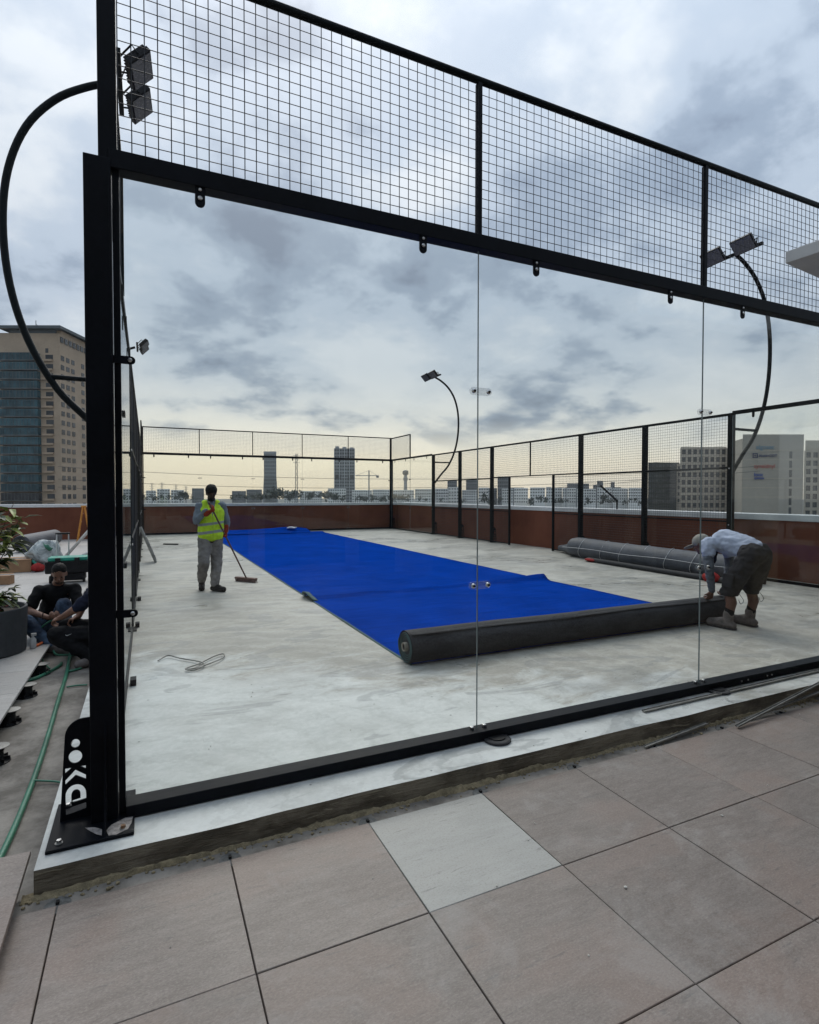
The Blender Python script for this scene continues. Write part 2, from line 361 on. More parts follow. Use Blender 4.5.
# ------------------------------------------------------------------ mesh helpers
class MB:
    def __init__(s): s.v = []; s.f = []; s.mi = []
    def add(s, vs, fs, mi=0):
        o = len(s.v); s.v += [tuple(p) for p in vs]; s.f += [tuple(i+o for i in f) for f in fs]; s.mi += [mi]*len(fs); return s
    def box(s, x0, x1, y0, y1, z0, z1, mi=0):
        return s.add([(x0,y0,z0),(x1,y0,z0),(x1,y1,z0),(x0,y1,z0),(x0,y0,z1),(x1,y0,z1),(x1,y1,z1),(x0,y1,z1)],
                     [(0,3,2,1),(4,5,6,7),(0,1,5,4),(1,2,6,5),(2,3,7,6),(3,0,4,7)], mi)
    def obox(s, c, ax, ay, az, mi=0):
        c, ax, ay, az = map(Vector, (c, ax, ay, az))
        pts = [c+sx*ax+sy*ay+sz*az for sz in (-1, 1) for sx, sy in ((-1,-1),(1,-1),(1,1),(-1,1))]
        return s.add(pts, [(0,3,2,1),(4,5,6,7),(0,1,5,4),(1,2,6,5),(2,3,7,6),(3,0,4,7)], mi)
    def tube(s, pts, r, n=8, cap=True, mi=0):
        pts = [Vector(p) for p in pts]; N = len(pts); rs = r if isinstance(r, (list, tuple)) else [r]*N
        ref = None; rings = []
        for i, p in enumerate(pts):
            d = (pts[min(i+1, N-1)] - pts[max(i-1, 0)]).normalized()
            if ref is None: ref = Vector((0, 0, 1)) if abs(d.z) < .9 else Vector((1, 0, 0))
            a = (ref - d*ref.dot(d)).normalized(); b = d.cross(a); ref = a
            rings.append([p + rs[i]*(math.cos(2*math.pi*k/n)*a + math.sin(2*math.pi*k/n)*b) for k in range(n)])
        vs = [v for R_ in rings for v in R_]
        fs = [(i*n+k, i*n+(k+1) % n, (i+1)*n+(k+1) % n, (i+1)*n+k) for i in range(N-1) for k in range(n)]
        if cap: fs += [tuple(range(n-1, -1, -1)), tuple((N-1)*n+k for k in range(n))]
        return s.add(vs, fs, mi)
    def bar(s, p0, p1, w, mi=0):            # thin square wire
        return s.tube([p0, p1], w, 4, False, mi)
    def lathe(s, prof, c=(0, 0, 0), n=20, mi=0):
        c = Vector(c); vs = [c + Vector((r*math.cos(2*math.pi*k/n), r*math.sin(2*math.pi*k/n), z)) for r, z in prof for k in range(n)]
        N = len(prof); fs = [(i*n+k, i*n+(k+1) % n, (i+1)*n+(k+1) % n, (i+1)*n+k) for i in range(N-1) for k in range(n)]
        fs += [tuple(range(n-1, -1, -1)), tuple((N-1)*n+k for k in range(n))]
        return s.add(vs, fs, mi)
    def ell(s, c, r, rot=None, nu=14, nv=9, mi=0):
        c = Vector(c); vs = []; R_ = rot or Matrix.Identity(3)
        for j in range(nv+1):
            th = math.pi*(.02+.96*j/nv)
            for k in range(nu):
                ph = 2*math.pi*k/nu
                vs.append(c + R_ @ Vector((r[0]*math.sin(th)*math.cos(ph), r[1]*math.sin(th)*math.sin(ph), r[2]*math.cos(th))))
        fs = [(j*nu+k, (j+1)*nu+k, (j+1)*nu+(k+1) % nu, j*nu+(k+1) % nu) for j in range(nv) for k in range(nu)]
        fs += [tuple(range(nu)), tuple(nv*nu+k for k in range(nu-1, -1, -1))]
        return s.add(vs, fs, mi)
    def cap(s, p0, p1, r0, r1=None, n=12):   # tapered capsule
        p0, p1 = Vector(p0), Vector(p1); r1 = r0 if r1 is None else r1; d = (p1-p0); L = d.length
        d = d/L if L > 1e-6 else Vector((0, 0, 1)); pts = []; rs = []
        for a in (-80, -55, -28, 0): pts.append(p0 + d*r0*math.sin(rad(a))); rs.append(r0*math.cos(rad(a)))
        for a in (0, 28, 55, 80): pts.append(p1 + d*r1*math.sin(rad(a))); rs.append(r1*math.cos(rad(a)))
        pts[4] = p1 + d*1e-4
        return s.tube(pts, rs, n)
    def mesh(s, name):
        me = bpy.data.meshes.new(name); me.from_pydata(s.v, [], s.f); me.polygons.foreach_set('material_index', s.mi); me.update(); return me
    def build(s, name, mat, parent=None, smooth=False, bevel=0, loc=None):
        me = s.mesh(name)
        for mm in (mat if isinstance(mat, (list, tuple)) else [mat]): me.materials.append(MATS[mm])
        if smooth: me.polygons.foreach_set('use_smooth', [True]*len(me.polygons))
        return link(name, me, parent, bevel, loc)
def link(name, me, parent=None, bevel=0, loc=None):
    o = bpy.data.objects.new(name, me); col.objects.link(o)
    if parent is not None:
        o.parent = parent
        if loc is None: o.matrix_parent_inverse = Matrix.Translation(parent.location).inverted() if parent.parent is None else pinv(parent)
    if loc is not None: o.location = loc
    if bevel:
        b = o.modifiers.new('bevel', 'BEVEL'); b.width = bevel; b.segments = 2; b.limit_method = 'ANGLE'
    return o
def wm(o):
    M_ = o.matrix_basis.copy()
    return (wm(o.parent) @ o.matrix_parent_inverse @ M_) if o.parent else M_
def pinv(p): return wm(p).inverted()
def tag(o, label=None, cat=None, group=None, kind=None):
    for k, v in (('label', label), ('category', cat), ('group', group), ('kind', kind)):
        if v: o[k] = v
    return o
def thing(name, label, cat, loc=(0, 0, 0), group=None):
    o = bpy.data.objects.new(name, None); col.objects.link(o); o.location = loc; o.empty_display_size = .1
    return tag(o, label, cat, group)
def box(name, mat, parent, *b, bevel=0): return MB().box(*b).build(name, mat, parent, bevel=bevel)
def bez(p0, p1, p2, p3, n=12):
    p0, p1, p2, p3 = map(Vector, (p0, p1, p2, p3)); out = []
    for i in range(n+1):
        t_ = i/n; out.append((1-t_)**3*p0 + 3*(1-t_)**2*t_*p1 + 3*(1-t_)*t_*t_*p2 + t_**3*p3)
    return out
def spline(pts, n=6):
    pts = [Vector(p) for p in pts]; out = []
    for i in range(len(pts)-1):
        a, b, c, d = pts[max(i-1, 0)], pts[i], pts[i+1], pts[min(i+2, len(pts)-1)]
        for k in range(n):
            t_ = k/n; out.append(.5*((2*b)+(c-a)*t_+(2*a-5*b+4*c-d)*t_*t_+(3*b-a-3*c+d)*t_**3))
    return out+[pts[-1]]

# ------------------------------------------------------------------ setting: ground, roof deck, slab, paving
def struct(o): o['kind'] = 'structure'; return o
struct(MB().add([(-3000,-3000,-22),(3000,-3000,-22),(3000,3000,-22),(-3000,3000,-22)], [(0,1,2,3)]).build('ground', 'city_ground'))
struct(box('roof_deck', 'screed_bed', None, -14, 13, -14, 21.2, -1.2, -.23))
# court slab: pale top, mud-brown cut sides, slightly ragged front edge
mb = MB(); xs = [-.26+i*.06 for i in range(180)]
yf = [-.29+.006*noise.noise((x*3, 0, 0))-.012*max(0, noise.noise((x*1.3, 5, 0))) for x in xs]
n = len(xs); vs = []
for x, y in zip(xs, yf): vs += [(x, y, 0), (x, y-.006+.012*noise.noise((x*7, 2, 1)), -.05), (x, y-.012+.02*noise.noise((x*5, 9, 1)), -.22), (x, 20.35, 0)]
fs = []; mi = []
for i in range(n-1):
    a, b = i*4, i*4+4
    fs += [(a, b, b+3, a+3), (a+1, b+1, b, a), (a+2, b+2, b+1, a+1)]; mi += [0, 1, 1]
mb.v = vs; mb.f = fs; mb.mi = mi
mb.add([(-.26, yf[0], 0), (-.26, 20.35, 0), (-.26, 20.35, -.22), (-.26, yf[0]-.012, -.22)], [(0, 1, 2, 3)], 1)
xe = xs[-1]; mb.add([(xe, yf[-1], 0), (xe, 20.35, 0), (xe, 20.35, -.22), (xe, yf[-1]-.012, -.22)], [(3, 2, 1, 0)], 1)
struct(mb.build('court_slab', ['court_concrete', 'slab_side']))
# strip of screed between slab and paving
bed = struct(box('paving_bed', 'screed_bed', None, -.40, 12.9, -9, -.31, -.225, -.128))
struct(box('screed_strip', 'screed_bed', None, -.40, 12.9, -.3885, -.297, -.2, -.1065))
# crumbly mortar squeezed out along the slab foot
mb = MB(); N = 420
for i in range(N):
    x = -.3+i*.0125
    h = .008+.022*max(0, noise.noise((x*2.1, 3, 0))+.35)+.010*noise.noise((x*23, 1, 0))+.008*noise.noise((x*57, 4, 0)); w = .008+.022*max(0, noise.noise((x*2.6, 8, 0))+.3)+.010*noise.noise((x*19, 5, 0))+.008*noise.noise((x*61, 2, 0))
    mb.v += [(x, -.285, -.107+h*1.25), (x, -.303-w*.45, -.107+h*.9), (x, -.306-w, -.109)]
for i in range(N-1):
    a = i*3; mb.f += [(a, a+1, a+4, a+3), (a+1, a+2, a+5, a+4)]; mb.mi += [0, 0]
for i in range(230):
    x = random.uniform(-.3, 5); r = random.uniform(.003, .009)*(1.6 if random.random() < .12 else 1)
    mb.ell((x, -.318-abs(random.gauss(0, .024)), -.1065+r*.5), (r, r*random.uniform(.6, 1.2), r*.7), nu=6, nv=3)
tag(mb.build('mortar_crumbs', 'mortar_crumb'), 'crumbly ochre mortar squeezed out along the foot of the slab', 'mortar', kind='stuff')

# --- paving tiles: real slabs with open joints
TS, TG = .652, .0045
def tile_mesh(name, sx, sy, mat, th=.02, bw=.002):
    a, b = sx/2, sy/2; m_ = MB()
    m_.v = [(-a,-b,-th),(a,-b,-th),(a,b,-th),(-a,b,-th),(-a,-b,-bw),(a,-b,-bw),(a,b,-bw),(-a,b,-bw),
            (-a+bw,-b+bw,0),(a-bw,-b+bw,0),(a-bw,b-bw,0),(-a+bw,b-bw,0)]
    m_.f = [(0,3,2,1),(8,9,10,11)]+[(i,(i+1)%4,(i+1)%4+4,i+4) for i in range(4)]+[(i+4,(i+1)%4+4,(i+1)%4+8,i+8) for i in range(4)]
    m_.mi = [0]*len(m_.f); me = m_.mesh(name); me.materials.append(MATS[mat]); return me
tm = tile_mesh('tile', TS-TG, TS-TG, 'tile_greige'); tm_pale = tile_mesh('tile_pale', TS-TG, TS-TG, 'tile_pale')
X0, Y0, ZT = -.168, -.392, -.10
for r in range(7):
    for c in range(-1, 13):
        pale = (c == 2 and r == 0)
        o = link('tile', tm_pale if pale else tm, bed, loc=(X0+(c+.5)*TS, Y0-(r+.5)*TS, ZT+random.uniform(-.0012, .0012)))
        o.rotation_euler = (random.gauss(0, .0007), random.gauss(0, .0007), (0 if not pale else .004))
        if pale: o['label'] = 'single pale grey tile set among the brown-grey ones'
# small dark pedestal heads showing at the tile corners along the slab
for k in range(8):
    x = X0+k*TS
    t_ = thing('paving_pedestal', ['black plastic pedestal head at the paving edge nearest the loose corner tile', 'black plastic pedestal head in front of the corner post', 'black plastic pedestal head at the left corner of the pale tile',
        'black plastic pedestal head at the right corner of the pale tile', 'black plastic pedestal head below the second glass pane', 'black plastic pedestal head beside the short metal strip',
        'black plastic pedestal head under the long metal profiles', 'black plastic pedestal head rightmost along the paving edge'][k], 'pedestal', (x, Y0+.004, -.125), 'pedestal heads along the paving edge')
    MB().lathe([(.048, 0), (.048, .0025), (.02, .004)], (x, Y0+.004, -.1058), 20).build('head_disc', 'disc_grey', t_)
    MB().obox((x, Y0+.012, -.097), (.006, 0, 0), (0, .009, 0), (0, 0, .006)).build('spacer_lug', 'plastic_black', t_)
# --- left walkway paving
walk = struct(box('walkway_bed', 'screed_bed', None, -12, -.27, -9, 20.45, -.2295, -.2245))
tw = tile_mesh('walk_tile', TS-TG, TS-TG, 'tile_walk'); EX = -.79; YB = -.11
for r in range(0, 16):
    for c in range(0, 7):
        link('tile', tw, walk, loc=(EX-(c+.5)*TS, YB+(r+.5)*TS, ZT+random.uniform(-.001, .001)))
for r in range(8, 16):                      # beyond the opened strip the tiles run up to the slab
    me_ = tile_mesh('walk_tile_cut', .50, TS-TG, 'tile_walk') if r == 8 else me_
    link('tile', me_, walk, loc=(-.535, YB+(r+.5)*TS, ZT))
struct(box('walkway_far', 'tile_walk', None, -12, -.275, YB+16*TS, 20.44, -.2, ZT-.001))
# loose tile lying on the corner
me_ = tile_mesh('loose_tile', TS, TS, 'tile_greige')
o = link('loose_tile', me_, loc=(-.30-TS/2, -.085-TS/2, -.022)); o.rotation_euler = (0, rad(1.2), rad(.5))
tag(o, 'loose brown-grey tile lying over the bottom left corner of the paving', 'tile')
for (x, y, lb) in ((-.80, 2.16, 'nearest the camera'), (-.79, 2.78, 'second from the camera'), (-.78, 3.42, 'third from the camera, beside the hose'), (-.74, 1.45, 'lowest, at the picture edge')):
    t_ = thing('paving_pedestal', 'black adjustable pedestal under the walkway tile edge, '+lb, 'pedestal', (x, y, -.2245), 'pedestals under the walkway edge')
    MB().lathe([(.085, 0), (.085, .006), (.05, .012), (.045, .07), (.05, .075), (.05, .10)], (x, y, -.2245), 24).build('stem', 'plastic_black', t_)
    for k in range(8):
        a = k*math.pi/4; MB().obox((x+.06*math.cos(a), y+.06*math.sin(a), -.205), (.022*math.cos(a), .022*math.sin(a), 0), (-.002*math.sin(a), .002*math.cos(a), 0), (0, 0, .013)).build('rib', 'plastic_black', t_)
    MB().lathe([(.06, 0), (.06, .004), (.015, .006)], (x+.02, y, -.1245), 20).build('head_disc', 'galvanised', t_)

# --- parapets: brown cladding panels under a white coping
def parapet(name, label, a, b, th, z0, z1, n_pan):
    a, b = Vector(a), Vector(b); d = (b-a).normalized(); nrm = Vector((-d.y, d.x, 0))       # nrm points outwards
    t_ = thing(name, label, 'wall', (a.x, a.y, z0)); L = (b-a).length
    MB().obox((a+b)/2+nrm*(th/2+.02)+Vector((0, 0, (z0+z1)/2)), d*L/2, nrm*th/2, (0, 0, (z1-z0)/2)).build('core', 'rust_cladding', t_)
    for i in range(n_pan):
        c = a+d*(L*(i+.5)/n_pan)+Vector((0, 0, (z0+z1)/2-.01))+nrm*random.uniform(.004, .008)
        MB().obox(c, d*(L/n_pan/2-.005), nrm*.012, (0, 0, (z1-z0)/2-.012)).build('panel', 'rust_cladding', t_)
    MB().obox((a+b)/2+nrm*(th/2)+Vector((0, 0, z1+.055)), d*(L/2), nrm*(th/2+.05), (0, 0, .055)).build('coping', 'white_coping', t_, bevel=.008)
parapet('parapet_wall', 'brown clad parapet with white coping behind the far glass wall', (13.1, 20.62, 0), (-13.8, 20.62, 0), .35, -.2, 1.05, 13)
parapet('parapet_wall', 'brown clad parapet with white coping along the right side fence', (10.78, -6, 0), (10.78, 20.62, 0), .35, -.2, 1.05, 13)

# ------------------------------------------------------------------ court enclosure
def stadium(c, along, nrm, L, w, th, n=8):
    """rounded flat bar: c centre, along = long axis, nrm = face normal"""
    c, along, nrm = Vector(c), Vector(along).normalized(), Vector(nrm).normalized(); s = nrm.cross(along)
    ring = []
    for k in range(n+1): a = -math.pi/2+math.pi*k/n; ring.append(along*(L/2-w/2+w/2*math.cos(a))+s*(w/2*math.sin(a)))
    for k in range(n+1): a = math.pi/2+math.pi*k/n; ring.append(along*(-L/2+w/2+w/2*math.cos(a))+s*(w/2*math.sin(a)))
    N_ = len(ring); m_ = MB()
    m_.add([c+p-nrm*th/2 for p in ring]+[c+p+nrm*th/2 for p in ring],
           [tuple(range(N_-1, -1, -1)), tuple(range(N_, 2*N_))]+[(k, (k+1) % N_, N_+(k+1) % N_, N_+k) for k in range(N_)])
    return m_
def bolt_mb(c, nrm, r=.011, h=.008):
    c, nrm = Vector(c), Vector(nrm).normalized()
    return MB().tube([c, c+nrm*h*.6, c+nrm*h], [r, r, r*.6], 8)
def pane(parent, x0, x1, y0, y1, z0, z1):
    m_ = MB().box(x0, x1, y0, y1, z0, z1)
    thin = 'x' if (x1-x0) < (y1-y0) else 'y'
    m_.mi = [1, 1, 0, 1, 0, 1] if thin == 'y' else [1, 1, 1, 0, 1, 0]
    return m_.build('glass_pane', ['clear_glass', 'glass_edge'], parent)
def wire_panel(parent, origin, d, L, z0, z1, sp=.056, r=.0025):
    origin, d = Vector(origin), Vector(d); m_ = MB(); k = max(1, round(L/sp)); nz_ = max(1, round((z1-z0)/sp))
    nr = Vector((-d.y, d.x, 0))*.0036
    for i in range(k+1): p = origin+d*(L*i/k); m_.bar((p.x, p.y, z0), (p.x, p.y, z1), r)
    for i in range(nz_+1):
        z = z0+(z1-z0)*i/nz_; a, b = origin+nr, origin+d*L+nr; m_.bar((a.x, a.y, z), (b.x, b.y, z), r)
    o = m_.build('wire_mesh', 'wire', parent); o['kind'] = 'stuff'; return o

# bracket with the maker's cut-out letters: a filled 2D outline with real holes
def curve_plate(loops, th):
    cu = bpy.data.curves.new('plate', 'CURVE'); cu.dimensions = '2D'; cu.fill_mode = 'BOTH'; cu.extrude = th/2
    for lp in loops:
        sp_ = cu.splines.new('POLY'); sp_.points.add(len(lp)-1); sp_.use_cyclic_u = True
        for p, (x, y) in zip(sp_.points, lp): p.co = (x, y, 0, 1)
    tmp = bpy.data.objects.new('tmp', cu); col.objects.link(tmp); bpy.context.view_layer.update()
    me = bpy.data.meshes.new_from_object(tmp.evaluated_get(bpy.context.evaluated_depsgraph_get()))
    bpy.data.objects.remove(tmp); bpy.data.curves.remove(cu); return me
def circ(cx, cy, r, n=24): return [(cx+r*math.cos(2*math.pi*k/n), cy+r*math.sin(2*math.pi*k/n)) for k in range(n)]
def arc(cx, cy, rx, ry, a0, a1, n=12): return [(cx+rx*math.cos(rad(a0+(a1-a0)*k/n)), cy+ry*math.sin(rad(a0+(a1-a0)*k/n))) for k in range(n+1)]
# local: x from post (0) outwards to -.125, y up 0..0.41
W_ = .128
outline = [(0, 0), (0, .412)] + arc(-.030, .342, .075, .070, 90, 178, 10) + [(-W_, 0)]
# simple clear "D" ring lying on its back, open bar, then the chevrons and two dots
Dring = [(-.105, .060), (-.105, .100)] + arc(-.064, .100, .041, .042, 180, 0, 14) + [(-.023, .075), (-.078, .068), (-.078, .078), (-.046, .082), (-.046, .100)] + arc(-.064, .100, .018, .019, 0, 180, 8) + [(-.082, .056)]
Dbar = [(-.105, .022), (-.105, .048), (-.023, .060), (-.023, .036)]
chev = [(-.105, .165), (-.105, .148), (-.064, .180), (-.023, .156), (-.023, .175), (-.064, .203)]
tri1 = [(-.105, .195), (-.105, .214), (-.078, .214)]
tri2 = [(-.023, .200), (-.023, .214), (-.046, .214)]
logo_me = curve_plate([outline, Dring, Dbar, chev, tri1, tri2, circ(-.064, .257, .027), circ(-.063, .312, .018)], .008)
logo_me.materials.append(MATS['black_steel'])
def bracket(parent, loc, flip=1):
    o = bpy.data.objects.new('bracket', logo_me); col.objects.link(o); o.parent = parent
    o.matrix_parent_inverse = pinv(parent); o.location = loc; o.rotation_euler = (rad(90), 0, 0); o.scale = (flip, 1.12, 1); return o

def end_wall(y, s, label, near):
    """10 m glass end wall; s = -1: outer face towards -y"""
    t_ = thing('glass_end_wall', label, 'glass wall', (5, y, 0)); st = 'black_steel'
    for x, sx in ((0, -1), (10, 1)):        # corner posts
        xa, xb = (x-.078, x+.030) if sx < 0 else (x-.030, x+.078)
        p = box('post', st, t_, xa, xb, y-.055, y+.055, .016, 3.02, bevel=.003)
        xi = x+.034 if sx < 0 else x-.062
        box('glass_channel', st, p, xi, xi+.028, y-.02, y+.02, .017, 2.99)
        bp = box('base_plate', st, t_, min(x+sx*.235, x-sx*.10), max(x+sx*.235, x-sx*.10), y-.20, y+.20, .002, .016, bevel=.002)
        if near:
            if sx < 0:                       # chalky primer left on the plate
                for pts_ in ([(.0, -.185), (.03, -.19), (.075, -.165), (.088, -.12), (.092, -.07), (.06, -.065), (.03, -.085), (.005, -.10), (-.012, -.14)], [(-.10, -.075), (-.06, -.09), (-.03, -.12), (-.028, -.17), (-.05, -.15), (-.075, -.115)]):
                    n_ = len(pts_); MB().add([(px, py, .0162) for px, py in pts_]+[(px, py, .0175) for px, py in pts_], [tuple(range(n_, 2*n_))]+[(i, (i+1) % n_, n_+(i+1) % n_, n_+i) for i in range(n_)]).build('primer_patch', 'primer_chalk', bp)
            for bx, by, mt_ in ((x+sx*.19, y+s*.155, 'bolt_steel'), (x-sx*.055, y+s*.15, 'rusty_bolt'), (x+sx*.19, y-s*.155, 'bolt_steel')):
                MB().tube([(bx, by, .016), (bx, by, .019)], .016, 12).build('washer', 'galvanised', bp)
                MB().tube([(bx, by, .019), (bx, by, .032)], .010, 6).build('bolt', mt_, bp)
        bracket(t_, (x+sx*.080, y-s*.03, .016), 1 if sx < 0 else -1)
        g = MB().add([(x-.020, y+s*.056, .016), (x-.020, y+s*.19, .016), (x-.020, y+s*.15, .10), (x-.020, y+s*.056, .47),
                      (x-.012, y+s*.056, .016), (x-.012, y+s*.19, .016), (x-.012, y+s*.15, .10), (x-.012, y+s*.056, .47)],
                     [(0,1,2,3), (7,6,5,4), (0,4,5,1), (1,5,6,2), (2,6,7,3), (3,7,4,0)]).build('stiffener_fin', st, t_)
        ux = x-.02 if sx < 0 else x-.055
        box('upper_post', st, t_, ux, ux+.075, y-.035, y+.035, 3.021, 4.02, bevel=.003)
        for zz in (2.13, .955):             # clamps from the post on to the first pane
            cx = x-sx*.065
            stadium((cx, y+s*.024, zz), (1, 0, 0), (0, s, 0), .115, .036, .008).build('clamp', st, t_)
            bolt_mb((x-sx*.10, y+s*.028, zz), (0, s, 0), .010).build('bolt', 'bolt_steel', t_)
    box('base_rail', st, t_, .063, 9.937, y-.058, y+.045, .006, .064, bevel=.003)
    box('top_beam', st, t_, .02, 9.98, y-.042, y+.042, 2.988, 3.072, bevel=.003)
    MB().tube([(-.0, y, 4.005), (10.0, y, 4.005)], .021, 10).build('top_rail', 'dark_green_steel', t_, smooth=True)
    for k in range(5):
        a, b = 2*k, 2*k+2
        pane(t_, (a+.0015 if k else .052), (b-.0015 if k < 4 else 9.948), y-.005, y+.005, .052, 2.995)
        x0, x1 = (a+.016 if k else .06), (b-.016 if k < 4 else 9.94)
        wire_panel(t_, (x0, y, 0), (1, 0, 0), x1-x0, 3.085, 3.985)
        if k: box('upright', st, t_, a-.014, a+.014, y-.018, y+.018, 3.073, 3.984)
        for xx in (a+.41, b-.39):            # hanging clamps under the beam
            c = stadium((xx, y+s*.030, 2.955), (0, 0, 1), (0, s, 0), .125, .046, .008).build('hanging_clamp', st, t_)
            bolt_mb((xx, y+s*.034, 2.935), (0, s, 0), .011).build('bolt', 'bolt_steel', c)
            bolt_mb((xx, y+s*.034, 2.975), (0, s, 0), .008).build('bolt', 'bolt_steel', c)
        if k:
            for zz in (2.138, .955):
                c = stadium((a+.012, y+s*.012, zz), (1, 0, 0), (0, s, 0), .155, .046, .010).build('joint_plate', 'clip_clear', t_)
                for xx in (a-.04, a+.064): bolt_mb((xx, y+s*.017, zz), (0, s, 0), .015, .012).build('bolt', 'bolt_steel', c); bolt_mb((xx, y+s*.018, zz), (0, s, 0), .009, .020).build('bolt', 'plastic_black', c)
            for xx in (a-.035, a+.055):
                box('foot_clip', 'bolt_steel', t_, xx-.010, xx+.010, y-.012, y+.012, .065, .082, bevel=.003)
    for xx in (4.42, 4.50, 4.74, 4.80, 5.6): bolt_mb((xx, y+s*.058, .034), (0, s, 0), .007, .006).build('bolt', 'bolt_steel', t_)
    return t_
end_wall(0, -1, 'near end wall of tall clear glass panes under a black mesh band', True)
end_wall(20, 1, 'far end wall of clear glass panes before the brown parapet', False)

def side_fence(x, s, label):
    """20 m side: glass at both ends, wire fence with a door gap between; s = outward sign"""
    t_ = thing('side_fence', label, 'fence', (x, 10, 0)); st = 'dark_green_steel'
    for y in (4, 6, 8, 12, 14, 16):
        xi, xo = x-s*.012, x+s*.086
        p = box('post', st, t_, min(xi, xo), max(xi, xo), y-.045, y+.045, .012, 3.03, bevel=.003)
        box('base_plate', st, p, min(x-s*.05, x+s*.24), max(x-s*.05, x+s*.24), y-.10, y+.10, .002, .012)
        bracket(t_, (x+s*.088, y, .013), -s)
        if y in (4, 16):
            for zz in (.95, 2.0): bolt_mb((x-s*.012, y, zz), (-s, 0, 0), .012).build('bolt', 'bolt_steel', p)
    for y in (9, 11): box('door_post', st, t_, x-.025, x+.025, y-.025, y+.025, .004, 2.03)
    # rails
    for (a, b) in ((4.046, 5.954), (6.046, 7.954), (8.046, 11.954), (12.046, 13.954), (14.046, 15.954)):
        box('top_rail', st, t_, x-.02, x+.02, a, b, 2.985, 3.028)
    for (a, b) in ((4.046, 5.954), (6.046, 7.954), (12.046, 13.954), (14.046, 15.954)):
        box('middle_rail', st, t_, x-.018, x+.018, a, b, 2.0, 2.032); box('middle_rail', st, t_, x-.018, x+.018, a, b, 1.0, 1.026); box('bottom_rail', st, t_, x-.018, x+.018, a, b, .03, .06)
        wire_panel(t_, (x, a, 0), (0, 1, 0), b-a, 2.035, 2.98); wire_panel(t_, (x, a, 0), (0, 1, 0), b-a, .06, 1.998)
    box('middle_rail', st, t_, x-.018, x+.018, 8.046, 11.954, 2.031, 2.055)
    box('upright', st, t_, x-.016, x+.016, 9.984, 10.016, 2.056, 2.984)
    for (a, b) in ((8.046, 9.97), (10.03, 11.954)): wire_panel(t_, (x, a, 0), (0, 1, 0), b-a, 2.06, 2.98)
    for (a, b) in ((8.046, 8.974), (11.026, 11.954)):
        wire_panel(t_, (x, a, 0), (0, 1, 0), b-a, .06, 2.028); box('middle_rail', st, t_, x-.016, x+.016, a, b, 1.0, 1.026); box('bottom_rail', st, t_, x-.016, x+.016, a, b, .03, .055)
    # glazed ends
    for (a, b, c) in ((.07, 2, 3.952), (18, 19.93, 16.05)):
        lo, hi = (a, c) if a < c else (c, b)
        box('base_rail', st, t_, x-.016, x+.016, lo, hi, .005, .05)
        box('top_beam', st, t_, x-.016, x+.016, lo+.0, hi, 2.99, 3.06)
        mid = 2 if a < 5 else 18
        pane(t_, x-.006, x+.006, lo, mid-.004, .052, 2.988); pane(t_, x-.006, x+.006, mid+.004, hi, .052, 2.988)
        box('upper_post', st, t_, x-.02, x+.02, mid-.02, mid+.02, 3.061, 4.0)
        box('top_rail', st, t_, x-.02, x+.02, (a if a < 5 else 18.021), (1.979 if a < 5 else b), 3.965, 4.005)
        wire_panel(t_, (x, a if a < 5 else 18.02, 0), (0, 1, 0), 1.9, 3.065, 3.96)
        for yy in (lo+.4, mid-.4, mid+.4, hi-.4):
            stadium((x-s*.02, yy, 2.955), (0, 0, 1), (-s, 0, 0), .12, .045, .008).build('hanging_clamp', st, t_)
        for zz in (2.138, .955):
            stadium((x-s*.012, mid, zz), (0, 1, 0), (-s, 0, 0), .15, .045, .01).build('joint_plate', 'black_steel', t_)
    for y in (2.0, 4.14, 5.9): 
        box('anchor_foot', 'black_steel', t_, x+.031, x+.075, y-.05, y+.05, .004, .05)
    return t_
side_fence(0, -1, 'left side fence seen edge-on behind the corner post')
side_fence(10, 1, 'right side fence of dark posts and wire mesh before the parapet')

# ------------------------------------------------------------------ curved floodlight masts
def mast(x, y, s, label):
    t_ = thing('floodlight_mast', label, 'floodlight', (x+s*.05, y, 1.9), 'curved floodlight masts on the fence posts'); st = 'dark_green_steel'
    pr = [(.05, 1.90), (.36, 2.27), (.68, 2.62), (.93, 3.10), (1.08, 3.65), (1.13, 4.25), (1.08, 4.80), (.92, 5.27), (.66, 5.62), (.36, 5.84), (.12, 5.95)]
    MB().tube(spline([(x+s*a, y, z) for a, z in pr], 5), .036, 10).build('curved_arm', st, t_, smooth=True)
    MB().tube([(x+s*.05, y, 2.74), (x+s*.76, y, 2.74)], .026, 8).build('strut', st, t_, smooth=True)
    bx, bz = x+s*.06, 5.96
    box('cross_bar', st, t_, bx-.025, bx+.025, y-.52, y+.52, bz-.025, bz+.025)
    nrm = Vector((-s*.72, -.12, -.69)).normalized()
    for dy in (-.30, .30):
        a = Vector((0, 1, 0)); a = (a-nrm*a.dot(nrm)).normalized(); b = nrm.cross(a); c = Vector((bx-s*.20, y+dy, bz+.02))
        f_ = MB().obox(c, a*.19, b*.14, nrm*.028).build('floodlight', 'plastic_black', t_, bevel=.006)
        MB().obox(c+nrm*.031, a*.172, b*.122, nrm*.004).build('lens', 'lens_grey', f_)
        fin = MB()
        for k in range(9): fin.obox(c-nrm*.05+a*(-.16+.04*k), a*.005, b*.13, nrm*.022)
        fin.build('cooling_fins', 'plastic_black', f_)
        for q in (-1, 1): MB().tube([c+a*q*.195, c+a*q*.195-nrm*.10+b*.02, Vector((bx, y+dy+q*.1, bz))], .010, 6).build('yoke', st, f_)
        MB().tube(spline([c-nrm*.06, c-nrm*.16+Vector((0, 0, -.07)), Vector((bx, y+dy*.2, bz-.03))], 6), .006, 6).build('cable', 'plastic_black', f_)
mast(0, 4, -1, 'curved black floodlight mast bulging left of the corner post')
